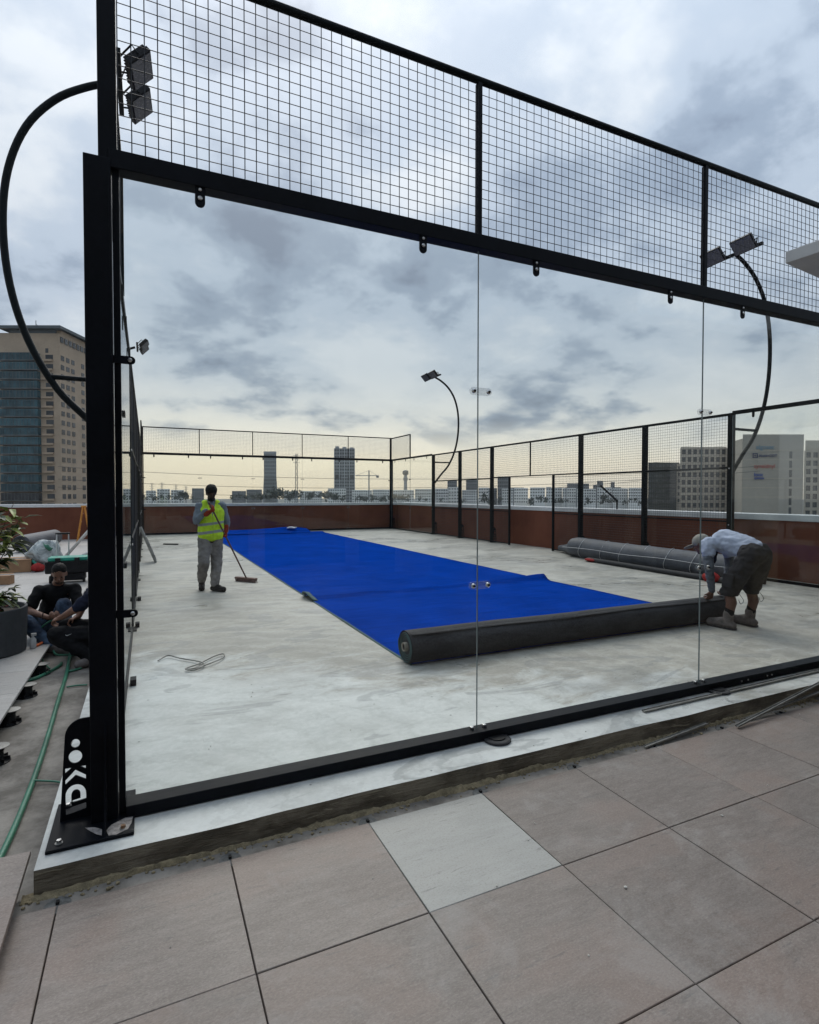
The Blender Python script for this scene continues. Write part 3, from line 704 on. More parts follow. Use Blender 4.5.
mast(0, 16, -1, 'floodlight pair peeking over the far end of the left fence')
mast(10, 4, 1, 'curved floodlight mast at the right, its lamps behind the near mesh')
mast(10, 16, 1, 'curved floodlight mast at the far right corner of the court')

# ------------------------------------------------------------------ blue turf, partly unrolled
CX0, CX1 = 2.27, 6.50
def carpet():
    t_ = thing('turf_carpet', 'bright blue carpet half unrolled across the grey slab, ending in a dark roll', 'carpet', (4.4, 1.6, 0))
    ys = sorted(set([1.50+.12*i for i in range(150)]+[4.55+.035*i for i in range(24)])); ys = [y for y in ys if y <= 18.9]
    nx = 44; th = .012
    def hgt(x, y):
        u = (x-CX0)/(CX1-CX0); yc = 4.86+.16*u+.05*noise.noise((x*1.1, 0, 3))
        r = math.exp(-((y-yc)/(.055+.05*u))**2)*(.045+.035*abs(noise.noise((x*.8, 4, 0)))+.05*math.exp(-((u-.97)/.09)**2))
        r += .012*max(0, noise.noise((x*.9, y*.5, 1)))+.004*noise.noise((x*3, y*2, 5))
        r += .05*math.exp(-((u)/.02)**2)*math.exp(-((y-5.0)/.10)**2)
        r += .035*math.exp(-((y-18.75)/.15)**2)
        return .004+max(0, r)
    mb = MB(); W2 = nx+1
    for y in ys:
        for i in range(W2):
            u = i/nx; e = .025*noise.noise((y*.35, 2 if u > .5 else 7, 0))*(abs(u-.5)*2)**6
            mb.v.append((CX0+u*(CX1-CX0)+e, y, hgt(CX0+u*(CX1-CX0), y)+th))
    for j in range(len(ys)-1):
        for i in range(nx): a = j*W2+i; mb.f.append((a, a+1, a+W2+1, a+W2)); mb.mi.append(0)
    base = len(mb.v)                          # thin backing edge
    rim = [j*W2 for j in range(len(ys))]
    for side in (0, nx):
        o_ = len(mb.v)
        for j in range(len(ys)): p = mb.v[j*W2+side]; mb.v.append((p[0]+(-.012 if side == 0 else .012), p[1], max(.001, p[2]-th-.002)))
        for j in range(len(ys)-1):
            a, b = j*W2+side, (j+1)*W2+side; mb.f.append((a, b, o_+j+1, o_+j)); mb.mi.append(1)
    mb.build('turf_sheet', ['turf_blue', 'turf_edge'], t_, smooth=True)
    # bunched far end, folded back on itself
    mb = MB(); W2 = 31
    prof = [(18.35, .02), (18.6, .035), (18.9, .10), (19.15, .16), (19.3, .12), (19.35, .05), (19.5, .03), (19.62, .01)]
    for k, (y, z) in enumerate(spline([(0, a, b) for a, b in prof], 4) and [(p.y, p.z) for p in spline([(0, a, b) for a, b in prof], 4)]):
        for i in range(W2):
            u = i/(W2-1); x = 2.3+u*(5.95-2.3)
            mb.v.append((x+.05*noise.noise((y*2, u*3, 0)), y+.18*noise.noise((x*.7, 1, 0)), max(.025, z*(1+.8*noise.noise((x*.9, 2, y)))+.02)))
    nn = len(mb.v)//W2
    for j in range(nn-1):
        for i in range(W2-1): a = j*W2+i; mb.f.append((a, a+1, a+W2+1, a+W2)); mb.mi.append(0)
    mb.build('folded_end', 'turf_blue', t_, smooth=True)
    # the roll: outer skin is the dark backing, spiral layers show at the end
    R = .148; yc = 1.60; mb = MB(); n = 40; xs_ = [CX0-.02+.0606*i for i in range(71)]
    for x in xs_:
        sag = .006*noise.noise((x*1.1, 0, 0)); tip = .0
        for k in range(n):
            a = 2*math.pi*k/n; r = R*(1+.030*noise.noise((x*1.3, math.cos(a)*1.5, math.sin(a)*1.5))+.012*noise.noise((x*5, math.cos(a)*4, math.sin(a)*4)))+sag
            z = R+r*math.sin(a)*(.97 if math.sin(a) > 0 else 1.0)
            mb.v.append((x, yc-.012*(x-CX0)/4+r*math.cos(a)*1.02, max(.004, z)))
    for i in range(len(xs_)-1):
        for k in range(n): a = i*n+k; b = i*n+(k+1) % n; mb.f.append((a, a+n, b+n, b)); mb.mi.append(0)
    rl = mb.build('turf_roll', 'turf_back', t_, smooth=True)
    mb = MB(); NL = 60
    for i in range(NL+1):
        x = CX0+4.2*i/NL; w_ = .010+.008*noise.noise((x*2.2, 3, 3)); a0 = rad(118+6*noise.noise((x*.9, 7, 1)))
        for k, dr in ((0, .004), (1, .006+w_*.5), (2, .002+w_)):
            a = a0+k*.10; mb.v.append((x, yc-.012*(x-CX0)/4+(R*1.02+dr)*math.cos(a), R+(R*1.0+dr)*math.sin(a)))
    for i in range(NL):
        for k in range(2): a = i*3+k; mb.f.append((a, a+1, a+4, a+3)); mb.mi.append(0)
    mb.build('loose_lap', 'turf_back', rl, smooth=True)
    for xe_, sg in ((CX0-.02, -1), (CX0-.02+.0606*70, 1)):
        mb = MB(); pts = []
        turns = 5.5; N = 150
        for i in range(N+1):
            f = i/N; a = f*turns*2*math.pi+rad(200); r = .040+(R-.045)*f
            pts.append((xe_+sg*(.006-.03*(1-f)), yc+r*math.cos(a), R+r*math.sin(a)*.97))
        m2 = MB(); m2.tube(pts, .0042, 5).build('spiral_end', 'turf_edge', rl)
        m3 = MB(); m3.lathe([(R*.97, 0), (R*.97, .02)], (0, 0, 0), 32)
        m3.v = [(xe_-sg*(.012+z*1.2), yc+x_*1.0, R+y_*.97) for x_, y_, z in m3.v]; m3.build('end_disc', 'turf_back', rl)
        if sg < 0:
            m4 = MB(); m4.tube([(xe_-.022, yc, R), (xe_+.30, yc, R)], .040, 20, False); m4.tube([(xe_-.022, yc, R), (xe_+.30, yc, R)], .031, 20, False); m4.tube([(xe_-.022, yc, R), (xe_-.0225, yc, R)], [.031, .040], 20, False); m4.build('core_tube', 'core_tube', rl, smooth=True)
            MB().tube([(xe_-.012, yc, R), (xe_-.008, yc, R)], .030, 20).build('core_shade_disc', 'shoe_black', rl)  # black disc paints the shade inside the tube mouth
    # lifted lip of the seam at the left edge
    mb = MB(); pts = spline([(2.26, 5.25, .02), (2.22, 5.12, .07), (2.22, 4.98, .10), (2.25, 4.84, .06), (2.28, 4.72, .02)], 5)
    for p in pts: mb.v += [(p.x-.02, p.y, p.z+.005), (p.x+.05, p.y, p.z-.01)]
    for i in range(len(pts)-1): a = i*2; mb.f.append((a, a+1, a+3, a+2)); mb.mi.append(0)
    o = mb.build('lifted_edge', 'turf_edge', t_, smooth=True); o.modifiers.new('s', 'SOLIDIFY').thickness = .012
carpet()
# a scrap of pale sheet on the fold
mb = MB(); mb.ell((5.3, 18.9, .21), (.22, .10, .04), nu=10, nv=5); mb.v = [(x+.03*noise.noise((x*9, y*9, 0)), y, z+.04*noise.noise((x*7, y*7, 3))) for x, y, z in mb.v]
tag(mb.build('crumpled_sheet', 'tape_white'), 'small crumpled pale sheet on the far fold of the blue carpet', 'sheet')

# ------------------------------------------------------------------ long wrapped bundle by the right fence
def bundle():
    t_ = thing('wrapped_bundle', 'long grey wrapped bundle tied with white bands beside the right fence', 'bundle', (9.42, 5.8, 0))
    pts = [(9.40, 3.2, .225), (9.40, 3.5, .228), (9.42, 4.5, .232), (9.45, 5.5, .232), (9.52, 6.5, .235), (9.62, 7.5, .24), (9.66, 7.8, .225), (9.78, 8.05, .17), (9.92, 8.4, .13), (10.02, 8.75, .11)]
    rs = [.20, .222, .228, .23, .232, .236, .22, .14, .10, .07]
    sp = spline(pts, 10); n = 28; mb = MB()
    for i, p in enumerate(sp):
        f = i/10; k0 = min(int(f), 8); r = rs[k0]+(rs[k0+1]-rs[k0])*(f-k0)
        for k in range(n):
            a = 2*math.pi*k/n; q = r*(1+.04*noise.noise((p.y*2.2, math.cos(a)*2, math.sin(a)*2))+.02*noise.noise((p.y*7, math.cos(a)*4, math.sin(a)*4)))
            mb.v.append((p.x+q*math.cos(a), p.y, max(.006, p.z+q*math.sin(a))))
    for i in range(len(sp)-1):
        for k in range(n): a = i*n+k; b = i*n+(k+1) % n; mb.f.append((a, b, b+n, a+n)); mb.mi.append(0)
    mb.f += [tuple(range(n)), tuple((len(sp)-1)*n+k for k in range(n-1, -1, -1))]; mb.mi += [0, 0]
    mb.build('wrapping', 'wrap_grey', t_, smooth=True)
    for y in (4.15, 4.75, 5.35, 5.95, 6.55, 7.3):
        x = 9.42+(y-4.5)*.045 if y < 5.5 else 9.45+(y-5.5)*.078
        MB().tube([(x+.238*math.cos(a), y+.05*math.sin(2*a), .234+.236*math.sin(a)) for a in [2*math.pi*k/24 for k in range(25)]], .0055, 5).build('tie_band', 'tape_white', t_)
    MB().tube([(9.17, y, .27+.01*math.sin(y*3)) for y in [3.4+.25*k for k in range(18)]], .004, 4).build('seam', 'tape_white', t_)
    MB().tube(spline([(9.20, 6.9, .045), (9.15, 6.0, .05), (9.10, 5.0, .05), (9.06, 4.0, .05), (9.05, 3.3, .05)], 6), [.02]+[.05]*23+[.05], 8).build('loose_flap', 'pad_rubber', t_, smooth=True)
    MB().ell((9.14, 6.7, .05), (.05, .16, .035)).build('red_tag', 'red_cloth', t_)
bundle()
mb = MB(); mb.ell((9.0, 3.62, .08), (.08, .16, .09), nu=16, nv=10); mb.v = [(x+.03*noise.noise((x*6, y*6, z*6)), y, max(.003, z+.05*noise.noise((x*8, y*8, 2)))) for x, y, z in mb.v]
tag(mb.build('red_bag', 'red_cloth', smooth=True), 'red cloth bag on the floor between the bundle and the bending worker', 'bag')

# ------------------------------------------------------------------ people
def remesh(mb, name, mat, parent, vox=.012, smooth=3, disp=0.0, dscale=.08):
    me = mb.mesh(name+'_raw'); tmp = bpy.data.objects.new('tmp', me); col.objects.link(tmp)
    r = tmp.modifiers.new('r', 'REMESH'); r.mode = 'VOXEL'; r.voxel_size = vox
    s_ = tmp.modifiers.new('s', 'SMOOTH'); s_.factor = .6; s_.iterations = smooth
    bpy.context.view_layer.update()
    out = bpy.data.meshes.new_from_object(tmp.evaluated_get(bpy.context.evaluated_depsgraph_get()))
    bpy.data.objects.remove(tmp); bpy.data.meshes.remove(me); out.name = name
    if disp:
        nr = [v.normal.copy() for v in out.vertices]
        for v, q in zip(out.vertices, nr):
            c = v.co; k = noise.noise((c.x/dscale, c.y/dscale, c.z/dscale*1.5))+.5*noise.noise((c.x/dscale*2.3, c.y/dscale*2.3+9, c.z/dscale*3))
            v.co = c+q*(disp*k)
    out.materials.clear(); out.materials.append(MATS[mat])
    out.polygons.foreach_set('use_smooth', [True]*len(out.polygons))
    return link(name, out, parent)
def hand(mb, w, d, nrm, side=1, curl=1.0):
    """palm, four curled fingers of unequal length and an opposed thumb; w wrist, d direction, nrm palm side"""
    w, d, nrm = Vector(w), Vector(d).normalized(), Vector(nrm); nrm = (nrm-d*nrm.dot(d)).normalized(); s_ = d.cross(nrm)*side
    mb.cap(w, w+d*.03, .026, .028, 8)
    for k in range(4): mb.cap(w+d*.02+s_*(k-1.5)*.011, w+d*.085+s_*(k-1.5)*.019, .014, .012, 8)
    for k, L in enumerate((.040, .046, .043, .034)):
        b = w+d*.088+s_*(k-1.5)*.0195; d1 = (d*(1-.55*curl)+nrm*.75*curl).normalized(); d2 = (nrm*1.0*curl+d*(.5-.9*curl)).normalized(); d3 = (nrm*.4-d*.9*curl+d*.3).normalized()
        p1 = b+d1*L; p2 = p1+d2*L*.75; p3 = p2+d3*L*.5
        mb.cap(b, p1, .0098, .009, 8); mb.cap(p1, p2, .009, .0083, 8); mb.cap(p2, p3, .0083, .0075, 8)
    b = w+d*.03-s_*.028; p1 = b-s_*.022+d*.028+nrm*.012; p2 = p1+d*.018+nrm*.028+s_*.004
    mb.cap(b, p1, .013, .0105, 8); mb.cap(p1, p2, .0105, .009, 8)
def head(mb, c, face, up, k=1.0):
    """skull, jaw, nose, brow, lips, ears; returns the frame"""
    c, f, u = Vector(c), Vector(face).normalized(), Vector(up); u = (u-f*u.dot(f)).normalized(); r = f.cross(u)
    R_ = Matrix((r, f, u)).transposed()
    mb.ell(c+u*.025*k, (.073*k, .092*k, .095*k), R_); mb.ell(c+f*.022*k-u*.050*k, (.055*k, .062*k, .066*k), R_)
    mb.ell(c+f*.055*k-u*.085*k, (.030*k, .026*k, .022*k), R_)                       # chin
    mb.cap(c+f*.086*k+u*.012*k, c+f*.105*k-u*.024*k, .010*k, .014*k, 8)              # nose
    mb.cap(c+f*.078*k+u*.024*k-r*.032*k, c+f*.078*k+u*.024*k+r*.032*k, .011*k, .011*k, 8)   # brow
    mb.cap(c+f*.080*k-u*.052*k-r*.018*k, c+f*.080*k-u*.052*k+r*.018*k, .009*k, .009*k, 8)   # lips
    for q in (-1, 1):
        mb.ell(c+r*q*.074*k-u*.004*k-f*.005*k, (.010*k, .020*k, .032*k), R_)         # ears
        mb.ell(c+f*.066*k-u*.020*k+r*q*.034*k, (.022*k, .022*k, .020*k), R_)         # cheeks
    return R_, r, f, u
def eyes(parent, c, r, f, u, k=1.0):
    for q in (-1, 1):
        e = MB().ell(Vector(c)+f*.080*k+r*q*.031*k+u*.004*k, (.011*k, .008*k, .006*k), nu=8, nv=5).build('eye', 'shoe_black', parent, smooth=True)
def limb(mb, *pr, n=12):
    for (a, ra), (b, rb) in zip(pr[:-1], pr[1:]): mb.cap(a, b, ra, rb, n)
def shoe(mb, ank, toe, w=.042):
    ank, toe = Vector(ank), Vector(toe); d = toe-ank; d.z = 0; d.normalize(); z0 = toe.z
    heel = Vector((ank.x, ank.y, z0))-d*.05
    mb.cap(heel+Vector((0, 0, .004)), Vector((toe.x, toe.y, z0))-d*.02, w*.9, w, 12); mb.cap(Vector((ank.x, ank.y, ank.z)), heel+d*.05+Vector((0, 0, .02)), w*1.02, w*1.05, 12)
    mb.cap(heel+d*.06+Vector((0, 0, .045)), Vector((toe.x, toe.y, z0))-d*.06+Vector((0, 0, .008)), w*.95, w*.9, 12)
def clampz(o, z):
    for v in o.data.vertices:
        if v.co.z < z: v.co.z = z

# --- worker with the broom
def sweeper():
    t_ = thing('person', 'person in a neon yellow vest and grey trousers sweeping the slab with a broom', 'person', (1.05, 6.35, 0))
    hd = Vector((1.075, 6.31, 1.530)); nk = Vector((1.075, 6.38, 1.385)); ch = Vector((1.072, 6.38, 1.24)); wa = Vector((1.068, 6.38, .98)); pv = Vector((1.068, 6.38, .83))
    shA, shB = Vector((.905, 6.38, 1.325)), Vector((1.243, 6.38, 1.335)); elA, elB = Vector((.850, 6.28, 1.10)), Vector((1.325, 6.45, 1.08))
    haA, haB = Vector((.975, 6.14, 1.26)), Vector((1.300, 6.46, .895))
    hiA, hiB = Vector((.985, 6.38, .80)), Vector((1.152, 6.38, .80)); knA, knB = Vector((.950, 6.22, .475)), Vector((1.150, 6.33, .46))
    anA, anB = Vector((.940, 6.50, .13)), Vector((1.115, 6.24, .095)); toA, toB = Vector((.925, 6.33, .040)), Vector((1.235, 6.10, .040))
    mb = MB(); R_, r, f, u = head(mb, hd, (.05, -1, -.30), (0, -.25, 1), .98)
    limb(mb, (hd-u*.04-f*.02, .052), (nk, .056)); limb(mb, (nk, .06), (ch, .12), (wa, .115), (pv, .12))
    limb(mb, (ch, .10), (shA, .055), (elA, .042), (haA, .030)); limb(mb, (ch, .10), (shB, .055), (elB, .042), (haB, .030))
    limb(mb, (pv, .10), (hiA, .085), (knA, .055), (anA, .038)); limb(mb, (pv, .10), (hiB, .085), (knB, .055), (anB, .038))
    remesh(mb, 'body', 'skin_dark', t_, .010); eyes(t_, hd, r, f, u)
    mb = MB(); mb.ell(hd+u*.052-f*.010, (.090, .104, .090), R_); mb.ell(hd-f*.045+u*.005, (.080, .060, .080), R_); remesh(mb, 'hair', 'hair_black', t_, .010, 1, .008, .02)
    mb = MB(); mb.ell(hd+f*.045-u*.080, (.056, .050, .042), R_); remesh(mb, 'beard', 'hair_black', t_, .010, 1, .003, .02)
    mb = MB(); limb(mb, (nk+Vector((0, 0, .012)), .066), (ch, .115), (wa, .118), (pv+Vector((0, 0, .03)), .130)); limb(mb, (shA, .064), (shB, .064))
    limb(mb, (shA, .066), (elA, .056), (haA, .042)); limb(mb, (shB, .066), (elB, .056), (haB, .042)); remesh(mb, 'shirt', 'shirt_grey', t_, .012, 3, .012, .07)
    mb = MB(); e = Vector((.035, 0, 0))
    for q in (-1, 1):
        limb(mb, (Vector((1.074+q*.085, 6.375, 1.365)), .062), (Vector((1.072+q*.090, 6.37, 1.22)), .118), (Vector((1.07+q*.072, 6.37, 1.0)), .122), (Vector((1.07+q*.070, 6.37, .875)), .128))
    limb(mb, (Vector((1.072, 6.37, 1.24)), .125), (Vector((1.07, 6.365, 1.0)), .135), (Vector((1.07, 6.365, .875)), .140))
    o = remesh(mb, 'vest', 'hi_vis_vest', t_, .011, 2, .008, .10)
    mb = MB(); limb(mb, (Vector((1.02, 6.38, .88)), .11), (Vector((1.12, 6.38, .88)), .11)); limb(mb, (hiA+Vector((0, 0, .03)), .108), (knA, .088), (Vector((.944, 6.36, .28)), .078), (anA+Vector((0, 0, .02)), .066))
    limb(mb, (hiB+Vector((0, 0, .03)), .108), (knB, .088), (Vector((1.125, 6.28, .25)), .078), (anB+Vector((0, 0, .02)), .064)); remesh(mb, 'trousers', 'trouser_grey', t_, .011, 3, .013, .10)
    for a, b in ((anA, toA), (anB, toB)):
        mb = MB(); shoe(mb, a-Vector((0, 0, .01)), b, .048); o = remesh(mb, 'shoe', 'shoe_black', t_, .010, 2); clampz(o, .003)
    bt, bb = Vector((1.005, 5.95, 1.39)), Vector((1.70, 6.98, .075)); ax = (bt-bb).normalized()
    gA = bb+(bt-bb)*((1.275-bb.z)/(bt.z-bb.z)); gB = bb+(bt-bb)*((.86-bb.z)/(bt.z-bb.z))
    for el, g, wr, nm, sd in ((elA, gA, haA, (-.2, -.3, .9), 1), (elB, gB, haB, (-.8, -.5, .1), -1)):
        mb = MB(); d = (g-el).normalized(); w = g-d*.075; limb(mb, (w-d*.07, .040), (w, .036)); hand(mb, w, d, nm, sd, 1.0); mb.ell(g, (.036, .036, .036)); remesh(mb, 'glove', 'glove_red', t_, .007, 2)
    b_ = thing('broom', 'long handled push broom held by the sweeping person', 'broom', (1.70, 6.98, 0))
    MB().tube([bb, bt], .013, 10).build('handle', 'wood_broom', b_, smooth=True)
    d = Vector((.62, -.78, 0)); q_ = Vector((.78, .62, 0)); c = Vector((1.70, 7.0, .062))
    MB().obox(c, d*.23, q_*.040, (0, 0, .017)).build('head_block', 'wood_broom', b_, bevel=.01)
    mb = MB()
    for i in range(24):
        for j in range(4):
            p = c+d*(-.215+.0187*i)+q_*(-.03+.02*j); mb.bar(p-Vector((0, 0, .015)), p+Vector((random.gauss(0, .008), random.gauss(0, .008), -.060)), .006)
    o = mb.build('bristles', 'bristle', b_); o['kind'] = 'stuff'
    MB().tube([bb, bb-ax*.04], .02, 10).build('socket', 'plastic_black', b_)
sweeper()

# --- worker bending over the roll
def bender():
    t_ = thing('person', 'person in a pale shirt and charcoal shorts bending over the end of the carpet roll', 'person', (6.27, 1.25, 0))
    pv = Vector((6.27, 1.06, .835)); wa = Vector((6.27, 1.22, .93)); ch = Vector((6.27, 1.42, .965)); nk = Vector((6.27, 1.58, .93)); hd = Vector((6.26, 1.715, .905))
    shA, shB = Vector((6.09, 1.50, .935)), Vector((6.45, 1.50, .935)); elA, elB = Vector((6.03, 1.44, .68)), Vector((6.50, 1.52, .68)); haA, haB = Vector((6.10, 1.45, .40)), Vector((6.42, 1.50, .42))
    hiA, hiB = Vector((6.175, 1.06, .80)), Vector((6.375, 1.06, .80)); knA, knB = Vector((6.095, 1.24, .43)), Vector((6.445, 1.22, .43)); anA, anB = Vector((6.085, 1.235, .10)), Vector((6.45, 1.225, .10))
    toA, toB = Vector((6.065, 1.46, .045)), Vector((6.465, 1.44, .045))
    mb = MB(); R_, r, f, u = head(mb, hd, (-.25, .85, -.45), (0, .45, .85), .98)
    limb(mb, (hd-u*.03, .052), (nk, .058)); limb(mb, (nk, .06), (ch, .11), (wa, .105), (pv, .105)); limb(mb, (ch, .10), (shA, .055), (elA, .043), (haA, .029)); limb(mb, (ch, .10), (shB, .055), (elB, .043), (haB, .029))
    limb(mb, (pv, .09), (hiA, .082), (knA, .056), (Vector((6.09, 1.20, .30)), .056), (anA, .038)); limb(mb, (pv, .10), (hiB, .088), (knB, .056), (Vector((6.45, 1.185, .30)), .056), (anB, .038))
    hand(mb, haA, (0, .25, -1), (.3, 1, .2), 1, .7); hand(mb, haB, (0, .25, -1), (-.3, 1, .2), -1, .7); remesh(mb, 'body', 'skin_brown', t_, .008, 2); eyes(t_, hd, r, f, u)
    mb = MB(); limb(mb, (nk-Vector((0, .03, 0)), .085), (ch, .145), (wa, .138), (Vector((6.27, 1.10, .885)), .140)); limb(mb, (shA+Vector((.03, -.02, 0)), .085), (shB+Vector((-.03, -.02, 0)), .085))
    limb(mb, (shA, .080), (shA+(elA-shA)*.42, .076)); limb(mb, (shB, .080), (shB+(elB-shB)*.42, .076)); remesh(mb, 'shirt', 'shirt_pale', t_, .011, 2, .014, .09)
    for s_, e_, h_ in ((shA, elA, haA), (shB, elB, haB)):
        mb = MB(); limb(mb, (s_+(e_-s_)*.3, .058), (e_, .052), (h_, .037)); remesh(mb, 'sleeve', 'sleeve_grey', t_, .010, 2, .008, .05)
    mb = MB(); limb(mb, (Vector((6.20, 1.06, .85)), .132), (Vector((6.34, 1.06, .85)), .132)); limb(mb, (hiA, .120), (Vector((6.12, 1.17, .58)), .108), (knA+Vector((0, -.01, .0)), .098)); limb(mb, (hiB, .120), (Vector((6.42, 1.155, .58)), .108), (knB+Vector((0, -.01, .02)), .096))
    o = remesh(mb, 'shorts', 'shorts_charcoal', t_, .011, 2, .015, .08); clampz(o, .375)
    for x, y, z in ((5.995, 1.18, .56), (6.545, 1.16, .56)):
        MB().obox((x, y, z), (.012, 0, 0), (0, .062, .0), (0, -.01, .075)).build('pocket', 'shorts_charcoal', t_, bevel=.008)
    for a in (anA, anB): mb = MB(); limb(mb, (a+Vector((0, -.01, .03)), .047), (a+Vector((0, -.02, .125)), .051)); remesh(mb, 'sock', 'sock_black', t_, .010, 2)
    for a, b in ((anA, toA), (anB, toB)):
        mb = MB(); shoe(mb, a, b, .050); limb(mb, (a, .054), (a+Vector((0, -.008, .075)), .056)); o = remesh(mb, 'boot', 'boot_taupe', t_, .009, 2, .004, .04); clampz(o, .003)
        d = (b-a); d.z = 0; d.normalize(); stadium((a+d*.07)*1.0-Vector((0, 0, a.z-.010)), d, (0, 0, 1), .33, .108, .018).build('sole', 'pad_rubber', t_)
    mb = MB(); mb.ell(hd+u*.045-f*.012, (.090, .104, .085), R_); c0 = hd+u*.035+f*.10
    mb.ell(c0+f*.030-u*.005, (.080, .085, .014), R_); mb.ell(hd-f*.06-u*.01, (.082, .045, .07), R_); remesh(mb, 'cap', 'cap_beige', t_, .009, 1)
    mb = MB(); mb.cap(nk+Vector((-.09, .01, -.03)), nk+Vector((.09, .01, -.03)), .06, .06); mb.cap(nk+Vector((0, 0, -.04)), nk+Vector((-.02, -.03, -.20)), .07, .035); remesh(mb, 'scarf', 'scarf_navy', t_, .011, 2, .012, .05)
    for x in (6.10, 6.45): MB().tube(spline([(x+.05, 1.15, .40), (x+.08, 1.12, .33), (x+.06, 1.14, .29), (x+.04, 1.15, .34)], 5), .003, 5).build('drawstring', 'sleeve_grey', t_)
bender()

# --- two workers sitting on the walkway
def sitter():
    t_ = thing('person', 'person in a black shirt and jeans sitting on the walkway behind the planter', 'person', (-.88, 4.6, -.2))
    hd = Vector((-.745, 4.50, .605)); nk = Vector((-.775, 4.60, .475)); ch = Vector((-.785, 4.64, .36)); wa = Vector((-.83, 4.72, .16)); pv = Vector((-.86, 4.76, .05))
    shA, shB = Vector((-.960, 4.62, .415)), Vector((-.605, 4.60, .415)); elA, elB = Vector((-1.035, 4.46, .215)), Vector((-.555, 4.44, .20)); haA, haB = Vector((-.84, 4.28, .165)), Vector((-.70, 4.27, .165))
    hiA, hiB = Vector((-.95, 4.72, .0)), Vector((-.78, 4.72, .0)); knA, knB = Vector((-1.03, 4.32, .115)), Vector((-.685, 4.36, .270)); anA, anB = Vector((-.80, 4.18, -.12)), Vector((-.66, 4.18, -.13)); toA, toB = Vector((-.64, 4.10, -.175)), Vector((-.60, 4.02, -.175))
    mb = MB(); R_, r, f, u = head(mb, hd, (.02, -1, -.45), (0, -.4, 1), .94)
    limb(mb, (hd-u*.04, .052), (nk, .056)); limb(mb, (nk, .06), (ch, .12), (wa, .12), (pv, .13)); limb(mb, (ch, .1), (shA, .055), (elA, .042), (haA, .029)); limb(mb, (ch, .1), (shB, .055), (elB, .042), (haB, .029))
    limb(mb, (pv, .1), (hiA, .085), (knA, .056), (anA, .04)); limb(mb, (pv, .1), (hiB, .085), (knB, .056), (anB, .04))
    hand(mb, haA, (.9, -.3, -.1), (0, -.4, .8), 1, .8); hand(mb, haB, (-.7, -.5, -.1), (0, -.2, .9), -1, .8); remesh(mb, 'body', 'skin_tan', t_, .008, 2); eyes(t_, hd, r, f, u)
    mb = MB(); mb.ell(hd+u*.050-f*.014, (.076, .090, .074), R_); mb.ell(hd-f*.05+u*.01, (.072, .05, .07), R_); remesh(mb, 'hair', 'hair_black', t_, .009, 1, .004, .02)
    mb = MB(); mb.ell(hd+f*.040-u*.080, (.046, .044, .026), R_); remesh(mb, 'beard', 'stubble', t_, .007, 1)
    mb = MB(); limb(mb, (nk+Vector((0, .01, -.02)), .075), (ch, .140), (wa, .150), (pv+Vector((0, 0, .02)), .155)); limb(mb, (shA, .064), (shB, .064)); limb(mb, (shA, .066), (shA+(elA-shA)*.75, .064)); limb(mb, (shB, .066), (shB+(elB-shB)*.75, .064)); remesh(mb, 'shirt', 'tee_black', t_, .011, 2, .010, .08)
    mb = MB(); limb(mb, (hiA, .115), (hiB, .115)); limb(mb, (hiA, .105), (knA, .082), (anA, .062)); limb(mb, (hiB, .105), (knB, .082), (anB, .062)); o = remesh(mb, 'jeans', 'jeans_faded', t_, .011, 2, .012, .07); clampz(o, -.215)
    for a, b in ((anA, toA), (anB, toB)): mb = MB(); shoe(mb, a, b, .046); o = remesh(mb, 'shoe', 'boot_taupe', t_, .010, 2); clampz(o, -.222)
    MB().tube([(elA+(haA-elA)*.8)+Vector((0, .036*math.cos(a), .036*math.sin(a))) for a in [k*math.pi/6 for k in range(13)]], .005, 5).build('wristband', 'shoe_black', t_)
sitter()
